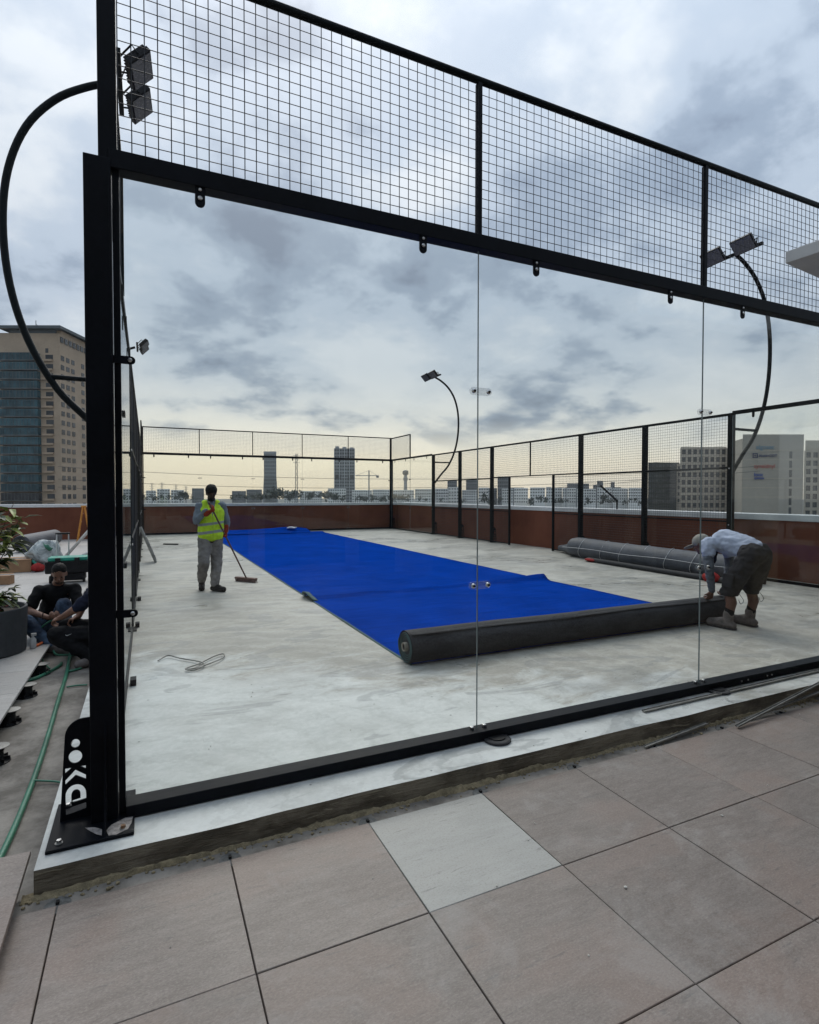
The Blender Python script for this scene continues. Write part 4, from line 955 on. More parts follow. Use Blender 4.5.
def squatter():
    t_ = thing('person', 'person in dark clothes squatting half hidden behind the corner post', 'person', (-.40, 3.6, -.22))
    pv = Vector((-.20, 3.72, .04)); wa = Vector((-.22, 3.72, .22)); ch = Vector((-.27, 3.72, .40)); nk = Vector((-.29, 3.72, .52)); hd = Vector((-.275, 3.70, .655))
    shA, shB = Vector((-.345, 3.58, .475)), Vector((-.36, 3.88, .475)); elA, elB = Vector((-.505, 3.62, .345)), Vector((-.46, 3.92, .33)); haA, haB = Vector((-.64, 3.78, .245)), Vector((-.50, 3.90, .22))
    hiA, hiB = Vector((-.22, 3.62, .03)), Vector((-.22, 3.82, .03)); knA, knB = Vector((-.66, 3.62, .10)), Vector((-.60, 3.95, .12)); anA, anB = Vector((-.36, 3.50, -.13)), Vector((-.50, 4.06, -.13)); toA, toB = Vector((-.48, 3.46, -.18)), Vector((-.66, 4.10, -.18))
    mb = MB(); R_, r, f, u = head(mb, hd, (-.6, .1, -.5), (-.3, 0, 1), 1.0)
    limb(mb, (hd-u*.04, .052), (nk, .056)); limb(mb, (nk, .06), (ch, .12), (wa, .12), (pv, .13)); limb(mb, (ch, .1), (shA, .055), (elA, .043), (haA, .030)); limb(mb, (ch, .1), (shB, .055), (elB, .043), (haB, .030))
    limb(mb, (pv, .1), (hiA, .085), (knA, .056), (anA, .04)); limb(mb, (pv, .1), (hiB, .085), (knB, .056), (anB, .04))
    hand(mb, haA, (-.8, .4, -.3), (0, .3, -.8), 1, .8); hand(mb, haB, (-.8, -.1, -.3), (0, -.2, -.9), -1, .8); remesh(mb, 'body', 'skin_tan', t_, .008, 2); eyes(t_, hd, r, f, u)
    mb = MB(); mb.ell(hd+u*.055-f*.018, (.081, .094, .075), R_); mb.ell(hd-f*.05, (.074, .05, .07), R_); remesh(mb, 'hair', 'hair_black', t_, .011, 2)
    mb = MB(); limb(mb, (nk+Vector((0, 0, -.03)), .075), (ch, .135), (wa, .145), (pv, .15)); limb(mb, (shA, .066), (shB, .066)); limb(mb, (shA, .068), (shA+(elA-shA)*.75, .064)); limb(mb, (shB, .068), (shB+(elB-shB)*.75, .07)); remesh(mb, 'shirt', 'navy_cloth', t_, .011, 2, .012, .08)
    mb = MB(); limb(mb, (hiA, .12), (hiB, .12)); limb(mb, (hiA, .115), (knA, .092), (anA, .058)); limb(mb, (hiB, .112), (knB, .09), (anB, .058)); o = remesh(mb, 'trousers', 'tee_black', t_, .011, 2, .012, .07); clampz(o, -.215)
    e0 = Vector((-.555, 3.520, .112)); sw = [(-.026, .008), (-.022, -.004), (-.012, -.008), (.030, .010), (-.010, -.001), (-.018, .001)]
    MB().add([e0+Vector((x, 0, z)) for x, z in sw]+[e0+Vector((x, -.003, z)) for x, z in sw], [tuple(range(6, 12)), tuple(range(5, -1, -1))]+[(i, (i+1) % 6, 6+(i+1) % 6, 6+i) for i in range(6)]).build('emblem', 'tape_white', t_)
    for a, b in ((anA, toA), (anB, toB)): mb = MB(); shoe(mb, a, b, .046); o = remesh(mb, 'shoe', 'boot_taupe', t_, .010, 2); clampz(o, -.222)
squatter()

# ------------------------------------------------------------------ planter and plants
def leaf_quad(mb, p, d, up, L, w, mi=0, fold=.25):
    """pointed six-sided leaf with a folded midrib"""
    p, d = Vector(p), Vector(d).normalized(); s_ = d.cross(Vector(up)); s_ = s_.normalized() if s_.length > 1e-3 else Vector((1, 0, 0)); n_ = s_.cross(d)
    a = [p, p+d*L*.35+s_*w/2+n_*w*fold, p+d*L*.35, p+d*L*.35-s_*w/2+n_*w*fold, p+d*L*.72+s_*w*.36+n_*(w*fold*.4-L*.05), p+d*L*.72-n_*L*.05, p+d*L*.72-s_*w*.36+n_*(w*fold*.4-L*.05), p+d*L-n_*L*.16]
    mb.add(a, [(0, 2, 1), (0, 3, 2), (1, 2, 5, 4), (2, 3, 6, 5), (4, 5, 7), (5, 6, 7)], mi)
pl = thing('planter', 'large round dark grey planter at the left picture edge', 'planter', (-1.37, 3.98, -.1))
MB().lathe([(.37, 0), (.385, .01), (.402, .44), (.40, .462), (.375, .462), (.37, .40), (.02, .395)], (-1.37, 3.98, -.1), 48).build('pot', 'planter_grey', pl, smooth=False, bevel=.004)
MB().lathe([(.368, 0), (.02, .012)], (-1.37, 3.98, .302), 32).build('soil', 'soil', pl)
def shrub(name, label, base, stems, leaf, n_leaf, L, mats, spread, low=.25, group=None):
    t_ = thing(name, label, 'plant', base, group)
    mst = MB(); ml = MB(); random.seed(hash(label) % 1000 if False else len(label))
    for tip in stems:
        b = Vector(base); tip = Vector(tip); mid = (b+tip)/2+Vector((random.uniform(-.05, .05), random.uniform(-.05, .05), .05))
        pts = bez(b, b+(mid-b)*.6, mid, tip, 10); mst.tube(pts, [.010-.0007*i for i in range(11)], 6)
        for i in range(n_leaf):
            f = low+(1-low)*random.random(); k = f*10; p = pts[min(int(k), 9)].lerp(pts[min(int(k)+1, 10)], k-int(k))
            a = random.uniform(0, 2*math.pi); d = Vector((math.cos(a), math.sin(a), random.uniform(-.25, .7)))
            q = p+d.normalized()*random.uniform(.0, spread); leaf_quad(ml, q, d+Vector((0, 0, random.uniform(-.5, .1))), (0, 0, 1), L*random.uniform(.6, 1.25), L*.36*random.uniform(.8, 1.2), random.choice(leaf))
    mst.build('stem', 'bark', t_, smooth=True); o = ml.build('foliage', mats, t_); return t_
random.seed(3)
shrub('tall_shrub', 'tall leafy shrub with yellow-green tips rising from the planter', (-1.46, 4.05, .30),
      [(-1.10, 4.15, 1.42), (-1.22, 4.05, 1.30), (-1.04, 4.2, 1.27), (-1.36, 3.95, 1.20), (-1.45, 4.1, 1.30), (-1.22, 4.0, 1.08), (-1.55, 4.0, 1.2), (-1.10, 4.1, 1.05)], [0, 0, 1, 1, 1, 2], 26, .20, ['leaf_mid', 'leaf_yellow', 'leaf_dark'], .05, .52)
shrub('low_shrub', 'low bushy plant with small red flowers in the round planter', (-1.28, 3.86, .305),
      [(-1.08, 3.84, .56), (-1.16, 3.70, .50), (-1.30, 3.66, .50), (-1.40, 3.72, .50), (-1.08, 3.92, .46), (-1.22, 3.90, .56)], [0, 0, 2, 2, 1], 30, .13, ['leaf_mid', 'leaf_yellow', 'leaf_dark', 'petal_red'], .05, .2)
mb = MB()
for p in ((-1.16, 3.70, .37), (-1.24, 3.63, .36), (-1.35, 3.62, .38), (-1.11, 3.76, .40)):
    for k in range(6): a = k*math.pi/3; leaf_quad(mb, p, (math.cos(a), math.sin(a)-.3, .3), (0, 0, 1), .03, .022)
o = mb.build('flower_heads', 'petal_red', [x for x in bpy.data.objects if x.name.startswith('low_shrub')][0])

# ------------------------------------------------------------------ small things on the walkway
b_ = thing('spray_bottle', 'small white bottle standing beside the planter', 'bottle', (-.93, 4.02, -.1))
MB().lathe([(.028, 0), (.03, .01), (.03, .09), (.012, .115), (.012, .13)], (-.93, 4.02, -.1), 16).build('bottle_body', 'tape_white', b_, smooth=True)
box('trigger_head', 'tape_white', b_, -.945, -.90, 4.008, 4.032, .03, .055)
mb = MB(); mb.cap((-.905, 4.05, -.085), (-.86, 4.16, -.08), .014, .012); tag(mb.build('cutter', 'orange_plastic', smooth=True), 'small orange cutter on the tile beside the white bottle', 'tool')
def hose(label, pts, r=.014, z=None): return tag(MB().tube(spline(pts, 8), r, 8).build('hose', 'hose_green', smooth=True), label, 'hose', 'green hoses on the walkway')
Z = -.21
hose('long green hose running down the bare walkway strip to the picture edge', [(-.56, -.6, Z), (-.50, .0, Z), (-.475, .35, Z), (-.468, .78, Z), (-.475, 1.3, Z), (-.495, 1.9, Z), (-.52, 2.49, Z), (-.545, 3.2, Z), (-.575, 3.75, Z+.02), (-.60, 4.2, Z+.03)], .0165)
hose('green hose curving out from under the walkway tiles', [(-1.1, 3.1, Z), (-.84, 3.22, Z), (-.74, 3.36, Z), (-.65, 3.60, Z), (-.64, 3.70, Z)], .016)
hose('green hose coil looping between the two squatting people', [(-.40, 3.85, Z), (-.55, 3.88, Z+.03), (-.72, 4.0, Z+.02), (-.76, 4.2, Z+.05), (-.66, 4.3, Z+.06), (-.58, 4.15, Z+.03), (-.50, 4.0, Z+.015), (-.42, 3.7, Z), (-.44, 3.45, Z), (-.56, 3.35, Z)], .011)
hose('green hose held up in the hands of the sitting person', [(-.90, 4.25, .05), (-.82, 4.22, .12), (-.74, 4.2, .15), (-.66, 4.1, .16), (-.60, 3.95, .17)], .010)
hose('short green hose offcut beside the slab', [(-.50, 2.86, Z), (-.42, 2.87, Z), (-.34, 2.85, Z)], .008)
hose('thin green tube crossing from the walkway to the slab near the bracket', [(-.47, 1.02, Z+.01), (-.36, .98, Z), (-.30, .93, Z)], .006)
hose('thin green tube sticking up by the pedestals', [(-.86, 3.9, -.12), (-.80, 3.75, Z+.02), (-.72, 3.55, Z)], .008)

# ------------------------------------------------------------------ building stuff stored by the far left parapet
r_ = thing('membrane_roll', 'thick dark roll of membrane lying before the left parapet', 'roll', (-2.8, 16.9, -.1))
a, b = Vector((-3.0, 15.6, .14)), Vector((-2.55, 18.2, .14))
MB().tube([a, a.lerp(b, .02), b], [.225, .235, .235], 28, True).build('rolled_sheet', 'wrap_grey', r_, smooth=False)
d = (a-b).normalized(); mb = MB()
for k in range(5): mb.tube([a+d*.012+Vector((math.cos(t2)*(.06+.035*k), 0, math.sin(t2)*(.06+.035*k))) for t2 in [math.pi*j/10 for j in range(21)]], .009, 5)
mb.build('layer_edge', 'pad_rubber', r_); MB().tube([a+d*.01, a+d*.02], .06, 16).build('roll_shade_disc', 'shoe_black', r_)  # solid black disc stands in for the dark inside of the roll
mb = MB(); mb.ell((-1.85, 11.3, .20), (.33, .30, .32), nu=26, nv=18)
mb.v = [(x+.10*noise.noise((x*5, y*5, z*5)), y+.08*noise.noise((x*6, y*6+3, z*5)), max(-.098, z+.14*noise.noise((x*4, y*4, z*4+7)))) for x, y, z in mb.v]
b_ = thing('plastic_bag', 'big crumpled translucent plastic bag with green and blue rubbish inside', 'bag', (-1.85, 11.3, -.1)); mb.build('bag_skin', 'plastic_sheet', b_, smooth=True)
for p, m_, nm in (((-1.75, 11.02, .40), 'hose_green', 'green_rubbish'), ((-1.95, 11.0, .05), 'tool_teal', 'blue_rubbish')):
    mb = MB(); mb.ell(p, (.10, .03, .05), nu=14, nv=8); mb.v = [(x+.08*noise.noise((x*11, y, z*9)), y, z+(x-p[0])*-.7+.07*noise.noise((x*12, z*9, 1))) for x, y, z in mb.v]; mb.build(nm, m_, b_, smooth=True)
mb = MB(); mb.ell((-1.9, 10.85, -.02), (.12, .12, .08), nu=12, nv=8); mb.v = [(x+.05*noise.noise((x*9, y*9, 0)), y, max(-.098, z+.05*noise.noise((x*9, y*9, 4)))) for x, y, z in mb.v]
tag(mb.build('rag', 'red_cloth', smooth=True), 'pinkish rag on the floor in front of the plastic bag', 'rag')
c_ = thing('tool_trolley', 'black wheeled tool box with teal lid and raised metal handle', 'tool box', (-1.15, 9.0, -.1))
box('box_body', 'plastic_black', c_, -1.50, -.80, 8.85, 9.25, .08, .30, bevel=.02); box('lid', 'tool_teal', c_, -1.46, -.84, 8.87, 9.23, .301, .37, bevel=.02); box('lower_case', 'plastic_black', c_, -1.42, -.88, 8.88, 9.2, -.06, .079, bevel=.02)
for x in (-1.30, -1.0): box('latch', 'plastic_black', c_, x-.04, x+.04, 8.835, 8.868, .25, .36)
for x in (-1.42, -.90): MB().tube([(x-.02, 8.92, -.03), (x+.02, 8.92, -.03)], .07, 16).build('wheel', 'shoe_black', c_)
for x in (-1.36, -1.17): MB().tube([(x, 9.24, .30), (x, 9.26, .78)], .012, 8).build('handle_tube', 'aluminium', c_)
MB().tube([(-1.38, 9.26, .78), (-1.15, 9.26, .78)], .018, 8).build('grip', 'plastic_black', c_)
for i, (p0, p1, lb) in enumerate((((-1.68, 12.2, -.085), (-.07, 11.9, 1.90), 'steel pole leaning steeply against the left fence above the tool box'), ((-1.5, 12.6, -.085), (-.07, 12.3, .62), 'lower steel pole leaning against the left fence'))):
    tag(MB().tube([p0, p1], .035, 10).build('steel_pole', 'aluminium', smooth=True), lb, 'pole')
def cbox(x, y, z0, sx, sy, sz, rz, label):
    t_ = thing('cardboard_box', label, 'box', (x, y, z0)); c, s_ = math.cos(rz), math.sin(rz); ax, ay = Vector((c, s_, 0)), Vector((-s_, c, 0)); ctr = Vector((x, y, z0+sz/2))
    MB().obox(ctr, ax*sx/2, ay*sy/2, (0, 0, sz/2)).build('carton', 'cardboard', t_, bevel=.006)
    for q in (-1, 1): MB().obox(ctr+ay*q*sy*.26+Vector((0, 0, sz/2+.006+.012*(q+1))), ax*sx/2, ay*sy*.24, Vector((0, 0, .003))+ay*.0).build('flap', 'cardboard', t_)
cbox(-2.35, 11.1, -.1, .62, .42, .25, .05, 'larger brown cardboard box on the walkway behind the shrub'); cbox(-2.15, 9.2, -.1, .22, .2, .15, -.2, 'small brown cardboard box nearer the planter')
t_ = thing('tool_bag', 'small red and black tool bag beside the larger cardboard box', 'bag', (-1.99, 11.25, -.1))
mb = MB(); mb.cap((-2.0, 11.1, .0), (-1.98, 11.4, .0), .09, .085); mb.build('bag_body', 'red_cloth', t_, smooth=True)
MB().tube(spline([(-2.0, 11.1, .08), (-2.03, 11.15, .22), (-1.95, 11.25, .24), (-1.88, 11.3, .12), (-1.86, 11.32, .02)], 6), .012, 6).build('strap', 'plastic_black', t_)
l_ = thing('step_ladder', 'narrow yellow step ladder standing open before the left parapet', 'ladder', (-1.66, 17.6, -.1))
for q in (-1, 1):
    for y in (-.12, .12): MB().tube([(-1.66+q*.20, 17.6+y, -.09), (-1.66+q*.02, 17.6+y*.6, 1.12)], .022, 6).build('rail', 'ladder_yellow', l_)
for k in range(4): MB().tube([(-1.66-.17+.045*k, 17.47+.012*k, .12+.26*k), (-1.66-.17+.045*k, 17.73-.012*k, .12+.26*k)], .018, 6).build('rung', 'ladder_yellow', l_)
box('top_cap', 'ladder_yellow', l_, -1.73, -1.59, 17.5, 17.7, 1.10, 1.15)
# grey steel trestle in the left door gap of the court
t_ = thing('folding_trestle', 'small grey folding trestle in the gap of the left fence', 'trestle', (.1, 10.8, 0))
for y in (10.55, 10.95):
    MB().tube([(-.17, y, .01), (.03, y, .78)], .022, 6).build('leg', 'galvanised', t_); MB().tube([(.33, y, .01), (.03, y+.02, .78)], .026, 6).build('leg', 'galvanised', t_)
for k in range(3): z = .16+.2*k; MB().tube([(.30-.08*k, 10.55, z), (.30-.08*k, 10.95, z)], .016, 6).build('rung', 'galvanised', t_)
MB().obox((.24, 10.75, .30), (.085, 0, -.22), (0, .19, 0), (.012, 0, .005)).build('side_panel', 'galvanised', t_)
tag(MB().tube([(.6, 15.4, .02), (1.0, 15.15, .02)], .02, 6).build('offcut_bar', 'shoe_black'), 'short dark bar lying on the slab behind the sweeping person', 'bar')
tag(MB().tube([(10.46, 7.76, 1.74), (10.46, 7.2, 1.36)], .028, 6).build('brace_bar', 'black_steel'), 'dark slanting bar outside the right fence above the coping', 'bar')
MB().tube([(10.46, 7.21, 1.38), (10.46, 7.21, -.2)], .02, 6).build('brace_post', 'black_steel', bpy.data.objects['brace_bar'])

# ------------------------------------------------------------------ loose metal and debris near the glass
wp = [(.242, 2.57), (.327, 2.67), (.424, 2.55), (.579, 2.35), (.60, 2.22), (.52, 2.14), (.45, 2.18), (.57, 2.31), (.72, 2.48), (.80, 2.52), (.78, 2.40), (.66, 2.26), (.55, 2.20), (.46, 2.16)]
tag(MB().tube(spline([(x, y, .012+.01*abs(math.sin(i*1.3))) for i, (x, y) in enumerate(wp)], 6), .0065, 6).build('bent_wire', 'galvanised', smooth=True), 'bent loop of grey wire lying on the slab behind the first pane', 'wire')
def profile(label, p0, p1, w=.02, h=.012):
    p0, p1 = Vector(p0), Vector(p1); d = (p1-p0); L = d.length; d.normalize(); s_ = d.cross(Vector((0, 0, 1))).normalized(); u_ = s_.cross(d); c = (p0+p1)/2
    t_ = thing('metal_profile', label, 'metal strip', p0, 'loose metal strips by the slab edge')
    MB().obox(c, d*L/2, s_*w, u_*.002).build('web', 'galvanised', t_)
    for q in (-1, 1): MB().obox(c+s_*q*(w-.0015)+u_*(h/2+.002), d*L/2, s_*.0015, u_*h/2).build('flange', 'galvanised', t_)
profile('long flat metal strip lying on the slab along the base rail', (3.27, -.135, .008), (6.3, -.105, .010), .016, .006)
profile('long metal strip leaning from the paving up over the slab edge at right', (3.83, -.43, -.085), (5.6, -.235, .045), .012, .008)
profile('second leaning metal strip just right of the longer one', (4.05, -.365, -.088), (5.9, -.33, .012), .010, .006)
profile('short metal strip lying on the paving edge', (3.02, -.375, -.094), (3.66, -.33, -.070), .012, .005)
for x, lb in ((2.10, 'black round levelling pad under the first glass joint'), (4.12, 'black round levelling pad under the second glass joint'), (6.12, 'black round levelling pad under the third glass joint')):
    t_ = thing('levelling_pad', lb, 'pad', (x, -.075, 0), 'levelling pads under the base rail')
    MB().lathe([(.085, 0), (.085, .012), (.078, .016), (.05, .0165)], (x, -.075, .002), 28).build('pad_disc', 'pad_rubber', t_); MB().lathe([(.055, 0), (.055, .006)], (x, -.068, .0185), 24).build('pad_top', 'plastic_black', t_)
random.seed(11); mb = MB()
for i in range(70):
    x, y = random.uniform(-.2, 4.5), random.uniform(-2.3, -.45); r = random.uniform(.0015, .0045)*(1.8 if i % 13 == 0 else 1); mb.ell((x, y, -.0995+r*.4), (r, r*random.uniform(.6, 1.3), r*.6), nu=6, nv=3)
for i in range(60):
    x, y = random.uniform(-.1, 4.5), random.uniform(-.26, 1.6); r = random.uniform(.0015, .005); mb.ell((x, y, r*.4), (r, r*random.uniform(.6, 1.3), r*.6), nu=6, nv=3)
tag(mb.build('grit', 'pebble'), 'pale specks of grit scattered on the tiles and slab', 'grit', kind='stuff')

# ------------------------------------------------------------------ canopy of the building at the right
cn = thing('terrace_building', 'terrace building whose pale flat canopy corner juts in at the right above the mesh', 'building', (8.5, -8, 0))
ca = Vector((3.90, -.66, 0)); ex = Vector((1, .12, 0)); ey = Vector((.09, -1, 0))
P_ = [ca, ca+ex*9, ca+ex*9+ey*8, ca+ey*8]
def slab4(z0, z1, inset=0): 
    m_ = MB(); c = sum(P_, Vector())/4; q = [p+(c-p).normalized()*inset for p in P_]
    return m_.add([(p.x, p.y, z0) for p in q]+[(p.x, p.y, z1) for p in q], [(0,3,2,1),(4,5,6,7),(0,1,5,4),(1,2,6,5),(2,3,7,6),(3,0,4,7)])
slab4(3.0, 3.075).build('roof_slab', 'canopy_white', cn, bevel=.004); slab4(3.0755, 3.10, .08).build('roof_trim', 'canopy_white', cn)
for (x, y) in ((9.05, -3.0), (5.2, -7.6), (11.6, -7.2)): box('column', 'column_tan', cn, x-.3, x+.3, y-.3, y+.3, -.22, 2.999)
# its front, standing behind the camera and showing only as a faint reflection in the panes
box('wall', 'clubhouse_wall', cn, -11, 13, -9.4, -9.0, -.22, 7.5)
for k in range(11):
    x = -10.2+2.1*k; w_ = box('window', 'win_dark', cn, x, x+1.75, -8.995, -8.96, .0, 2.7)
    box('frame', 'black_steel', w_, x+.85, x+.90, -8.955, -8.93, .0, 2.7)
    w_ = box('window', 'win_dark', cn, x, x+1.75, -8.995, -8.96, 3.7, 6.4); box('frame', 'black_steel', w_, x+.85, x+.90, -8.955, -8.93, 3.7, 6.4)

# ------------------------------------------------------------------ the city beyond
M('hotel_stone', (.38, .285, .20), .85, .10, .15, kind='World', bump=0); M('hotel_side', (.37, .285, .205), .85, .1, .15, kind='World', bump=0)
M('hotel_roof', (.05, .07, .08), .6, .15, .1, kind='World', bump=0)
M('conc_beige', (.44, .385, .31), .9, .08, .1, kind='World', bump=0); M('conc_grey', (.36, .325, .28), .9, .08, .1, kind='World', bump=0)
M('white_block', (.74, .74, .72), .9, .12, .05, kind='World', bump=0); M('grey_block', (.17, .18, .19), .9, .15, .05, kind='World', bump=0)
M('tower_grey', (.20, .22, .235), .6, .12, .05, kind='World', bump=0); M('tower_rib', (.30, .32, .34), .7, .1, .05, kind='World', bump=0); M('dark_glass_block', (.035, .045, .045), .4, .25, .1, kind='World', bump=0)
M('sign_sky', (.09, .22, .32), .6, .05, 1, kind='World', bump=0); M('sign_navy', (.02, .03, .10), .6, .05, 1, kind='World', bump=0); M('sign_red', (.42, .05, .035), .6, .05, 1, kind='World', bump=0); M('sign_blue', (.025, .06, .25), .6, .05, 1, kind='World', bump=0)
fh = Vector((fwd.x, fwd.y, 0)).normalized(); rh = Vector((rgt.x, rgt.y, 0)).normalized()
GZ = -22
def frame(u0, u1, d, d1=None):
    a = at(u0, 494, d); b = at(u1, 494, d1 or d); a.z = b.z = 0; al = (b-a); L = al.length; al.normalize(); bk = (a+b)/2-CAM; bk.z = 0; return a, b, al, L, bk.normalized()   # sides run along the sight line, as the photo shows none of them
def ztop(u, v, d): return at(u, v, d).z
def wall_box(parent, name, mat, a, al, L, back, D, z0, z1):
    c = a+al*L/2+back*D/2; return MB().obox((c.x, c.y, (z0+z1)/2), al*L/2, back*D/2, (0, 0, (z1-z0)/2)).build(name, mat, parent)
def win_row(parent, mat, a, al, back, xs_, zs_, w, h, name='window', frame_m=None, sub=0):
    """one shared box per kind of window, each window its own object; sills as sub-parts if asked"""
    me = MB().obox((0, 0, 0), al*w/2, back*.12, (0, 0, h/2)).mesh(name); me.materials.append(MATS[mat])
    for z in zs_:
        for x in xs_:
            p = a+al*x; link(name, me, parent, loc=Vector((p.x, p.y, z))-parent.location)
def joined_windows(parent, mat, a, al, back, xs_, zs_, w, h):
    m_ = MB()
    for z in zs_:
        for x in xs_: p = a+al*x; m_.obox((p.x, p.y, z), al*w/2, back*.12, (0, 0, h/2))
    o = m_.build('windows', mat, parent); o['kind'] = 'stuff'; return o

# hotel tower at the left
def hotel():
    d = 200; a, b, al, L, bk = frame(-34, 61.5, d); zt = ztop(30, 334.5, d)
    t_ = thing('hotel_tower', 'beige high-rise tower with teal glass front at the far left', 'building', (b.x, b.y, GZ))
    pitch = 9.22/FPX*d; bk = Vector((-al.y, al.x, 0)); wall_box(t_, 'wall', 'hotel_stone', a, al, L-.3, bk, 1.0, GZ, zt)
    U = lambda u: (u+34)/95.5*L
    # crown: window band, dark overhanging roof, aerial
    for u in (9.5, 19, 29, 42): o = MB().obox((a+al*U(u)+Vector((0, 0, ztop(30, 338.5, d)))), al*1.4, bk*.12, (0, 0, .45)).build('window', 'win_dark', t_)
    r = wall_box(t_, 'roof', 'hotel_roof', a+al*U(4)-bk*2-al*0, al, L-U(4)+1.5, bk, 31, zt+1.3, zt+2.3); wall_box(t_, 'roof_lantern', 'hotel_roof', a+al*U(12), al, L-U(12)-1.5, bk, 24, zt, zt+1.3)
    p = a+al*U(31)+bk*4; MB().tube([(p.x, p.y, zt+2.3), (p.x, p.y, zt+5.8)], .12, 5).build('aerial', 'hotel_roof', r); q = a+al*U(41)+bk*4; MB().tube([(q.x, q.y, zt+2.2), (p.x, p.y, zt+4.4)], .1, 5).build('aerial', 'hotel_roof', r)
    z0 = ztop(30, 353.5, d)-pitch*.5; zs = [z0-pitch*(k) for k in range(18)]
    for k, z in enumerate(zs):
        x0, x1 = U(5), U(42.5); p = a+al*(x0+x1)/2-bk*1.0
        bd = MB().obox((p.x, p.y, z), al*(x1-x0)/2, bk*1.05, (0, 0, pitch*.38)).build('glazing_band', 'win_teal' if k < 15 else 'win_dark', t_)
        m_ = MB().obox((p.x, p.y, z-pitch*.44), al*((x1-x0)/2+.1), bk*1.2, (0, 0, pitch*.055)); m_.build('floor_edge', 'win_grey', bd)
        m_ = MB()
        for i in range(1, 11): c = a+al*(x0+(x1-x0)*i/11)-bk*2.08; m_.obox((c.x, c.y, z), al*.05, bk*.05, (0, 0, pitch*.38))
        m_.build('mullions', 'win_grey', bd)
        for u0, u1 in ((-6, 2.6), (44, 55)):
            c = a+al*(U(u0)+U(u1))/2; w = MB().obox((c.x, c.y, z-.1), al*(U(u1)-U(u0))/2, bk*.15, (0, 0, pitch*.30)).build('window', 'win_dark', t_)
            c2 = c-bk*.5; MB().obox((c2.x, c2.y, z-pitch*.34), al*(U(u1)-U(u0))/2*.98, bk*.45, (0, 0, pitch*.10)).build('balcony', 'hotel_stone', w)
    for i in range(4): c = a+al*U(5+12*i+4); MB().obox((c.x, c.y, ztop(30, 351.5, d)), al*2.0, bk*.15, (0, 0, .8)).build('window', 'win_dark', t_)
    # receding right side, stepping off the front corner
    b2 = at(112, 494, 236); b2.z = 0; al2 = (b2-b); al2.z = 0; L2 = al2.length; al2.normalize(); bk2 = Vector((-al2.y, al2.x, 0))
    wall_box(t_, 'side_wall', 'hotel_side', b, al2, L2, bk2, 33, GZ, zt+.01); wall_box(t_, 'side_roof', 'hotel_roof', b-bk2*1.5, al2, L2+1, bk2, 22, zt+1.3, zt+2.3); wall_box(t_, 'roof_screen', 'hotel_stone', b+al2*1, al2, L2-2, bk2, 18, zt+.01, zt+1.3)
    n = 11; xs_ = [L2*(i+.5)/n for i in range(n)]
    me = MB().obox((0, 0, 0), al2*L2/n*.30, bk2*.12, (0, 0, pitch*.26)).mesh('window'); me.materials.append(MATS['win_dark'])
    for z in zs:
        for i, x in enumerate(xs_):
            if i in (3, 7): continue
            p = b+al2*x; link('window', me, t_, loc=Vector((p.x, p.y, z))-t_.location)
    for k in range(14):
        p = b+al2*(L2*(k+.5)/14)-bk2*.02; MB().obox((p.x, p.y, zt-2.0), al2*.9, bk2*.2, (0, 0, 1.0)).build('window', 'win_dark', t_)
hotel()

# office blocks at the right
def grid_block(name, label, u0, u1, vt, d, nx, nz, wall, win, pitch, first_v, wfrac=.62, hfrac=.62, D=25, u_lo=None):
    a, b, al, L, bk = frame(u0, u1, d); zt = ztop((u0+u1)/2, vt, d); t_ = thing(name, label, 'building', (a.x, a.y, GZ)); wall_box(t_, 'wall', wall, a, al, L, bk, D, GZ, zt)
    xs_ = [L*(i+.5)/nx for i in range(nx)]; p = pitch/FPX*d; z0 = ztop((u0+u1)/2, first_v, d)
    win_row(t_, win, a, al, bk, xs_, [z0-p*k for k in range(nz)], L/nx*wfrac, p*hfrac)
    m_ = MB()
    for i in range(nx+1): c = a+al*(L*i/nx)-bk*.25; m_.obox((c.x, c.y, (z0+p/2+z0-p*(nz-.5))/2), al*L/nx*.14, bk*.3, (0, 0, p*nz/2))
    m_.build('piers', wall, t_); m_ = MB()
    for k in range(nz+1): c = a+al*L/2-bk*.25; m_.obox((c.x, c.y, z0+p/2-p*k), al*L/2, bk*.29, (0, 0, p*.14))
    m_.build('floor_bands', wall, t_); return t_, a, al, L, bk, zt
grid_block('office_block', 'beige office block with a regular grid of square dark windows', 680.5, 726, 447.5, 280, 8, 9, 'conc_beige', 'win_dark', 7.6, 452)
grid_block('office_block', 'beige window-grid office block cut by the right picture edge', 804.5, 832, 440.5, 262, 4, 9, 'conc_beige', 'win_dark', 8.3, 455)
def plain_block(name, label, u0, u1, vt, d, D, wall, nx=0, nz=0, win='win_dark', group=None, v0=None, v1=494, wf=.5, hf=.5):
    a, b, al, L, bk = frame(u0, u1, d); zt = ztop((u0+u1)/2, vt, d); t_ = thing(name, label, 'building', (a.x, a.y, GZ), group); wall_box(t_, 'wall', wall, a, al, L, bk, D, GZ, zt)
    if nx:
        zb = ztop((u0+u1)/2, 503, d); p = (zt-zb)/nz; joined_windows(t_, win, a, al, bk, [L*(i+.5)/nx for i in range(nx)], [zt-p*(k+.6) for k in range(nz)], L/nx*wf, p*hf)
    return t_, a, al, L, bk, zt
plain_block('office_block', 'dark narrow glass link between the beige office block and the blank one', 726.2, 735, 450, 292, 20, 'dark_glass_block', 2, 8)
t_, a, al, L, bk, zt = plain_block('office_block', 'tall blank concrete office building carrying four company signs', 742, 803, 434.5, 250, 30, 'conc_grey')
for k in range(10):
    for dx_ in (.79,): c = a+al*L*dx_; MB().obox((c.x, c.y, ztop(790, 455+9.3*k, 250)), al*.62, bk*.12, (0, 0, 1.55)).build('window', 'win_dark', t_)
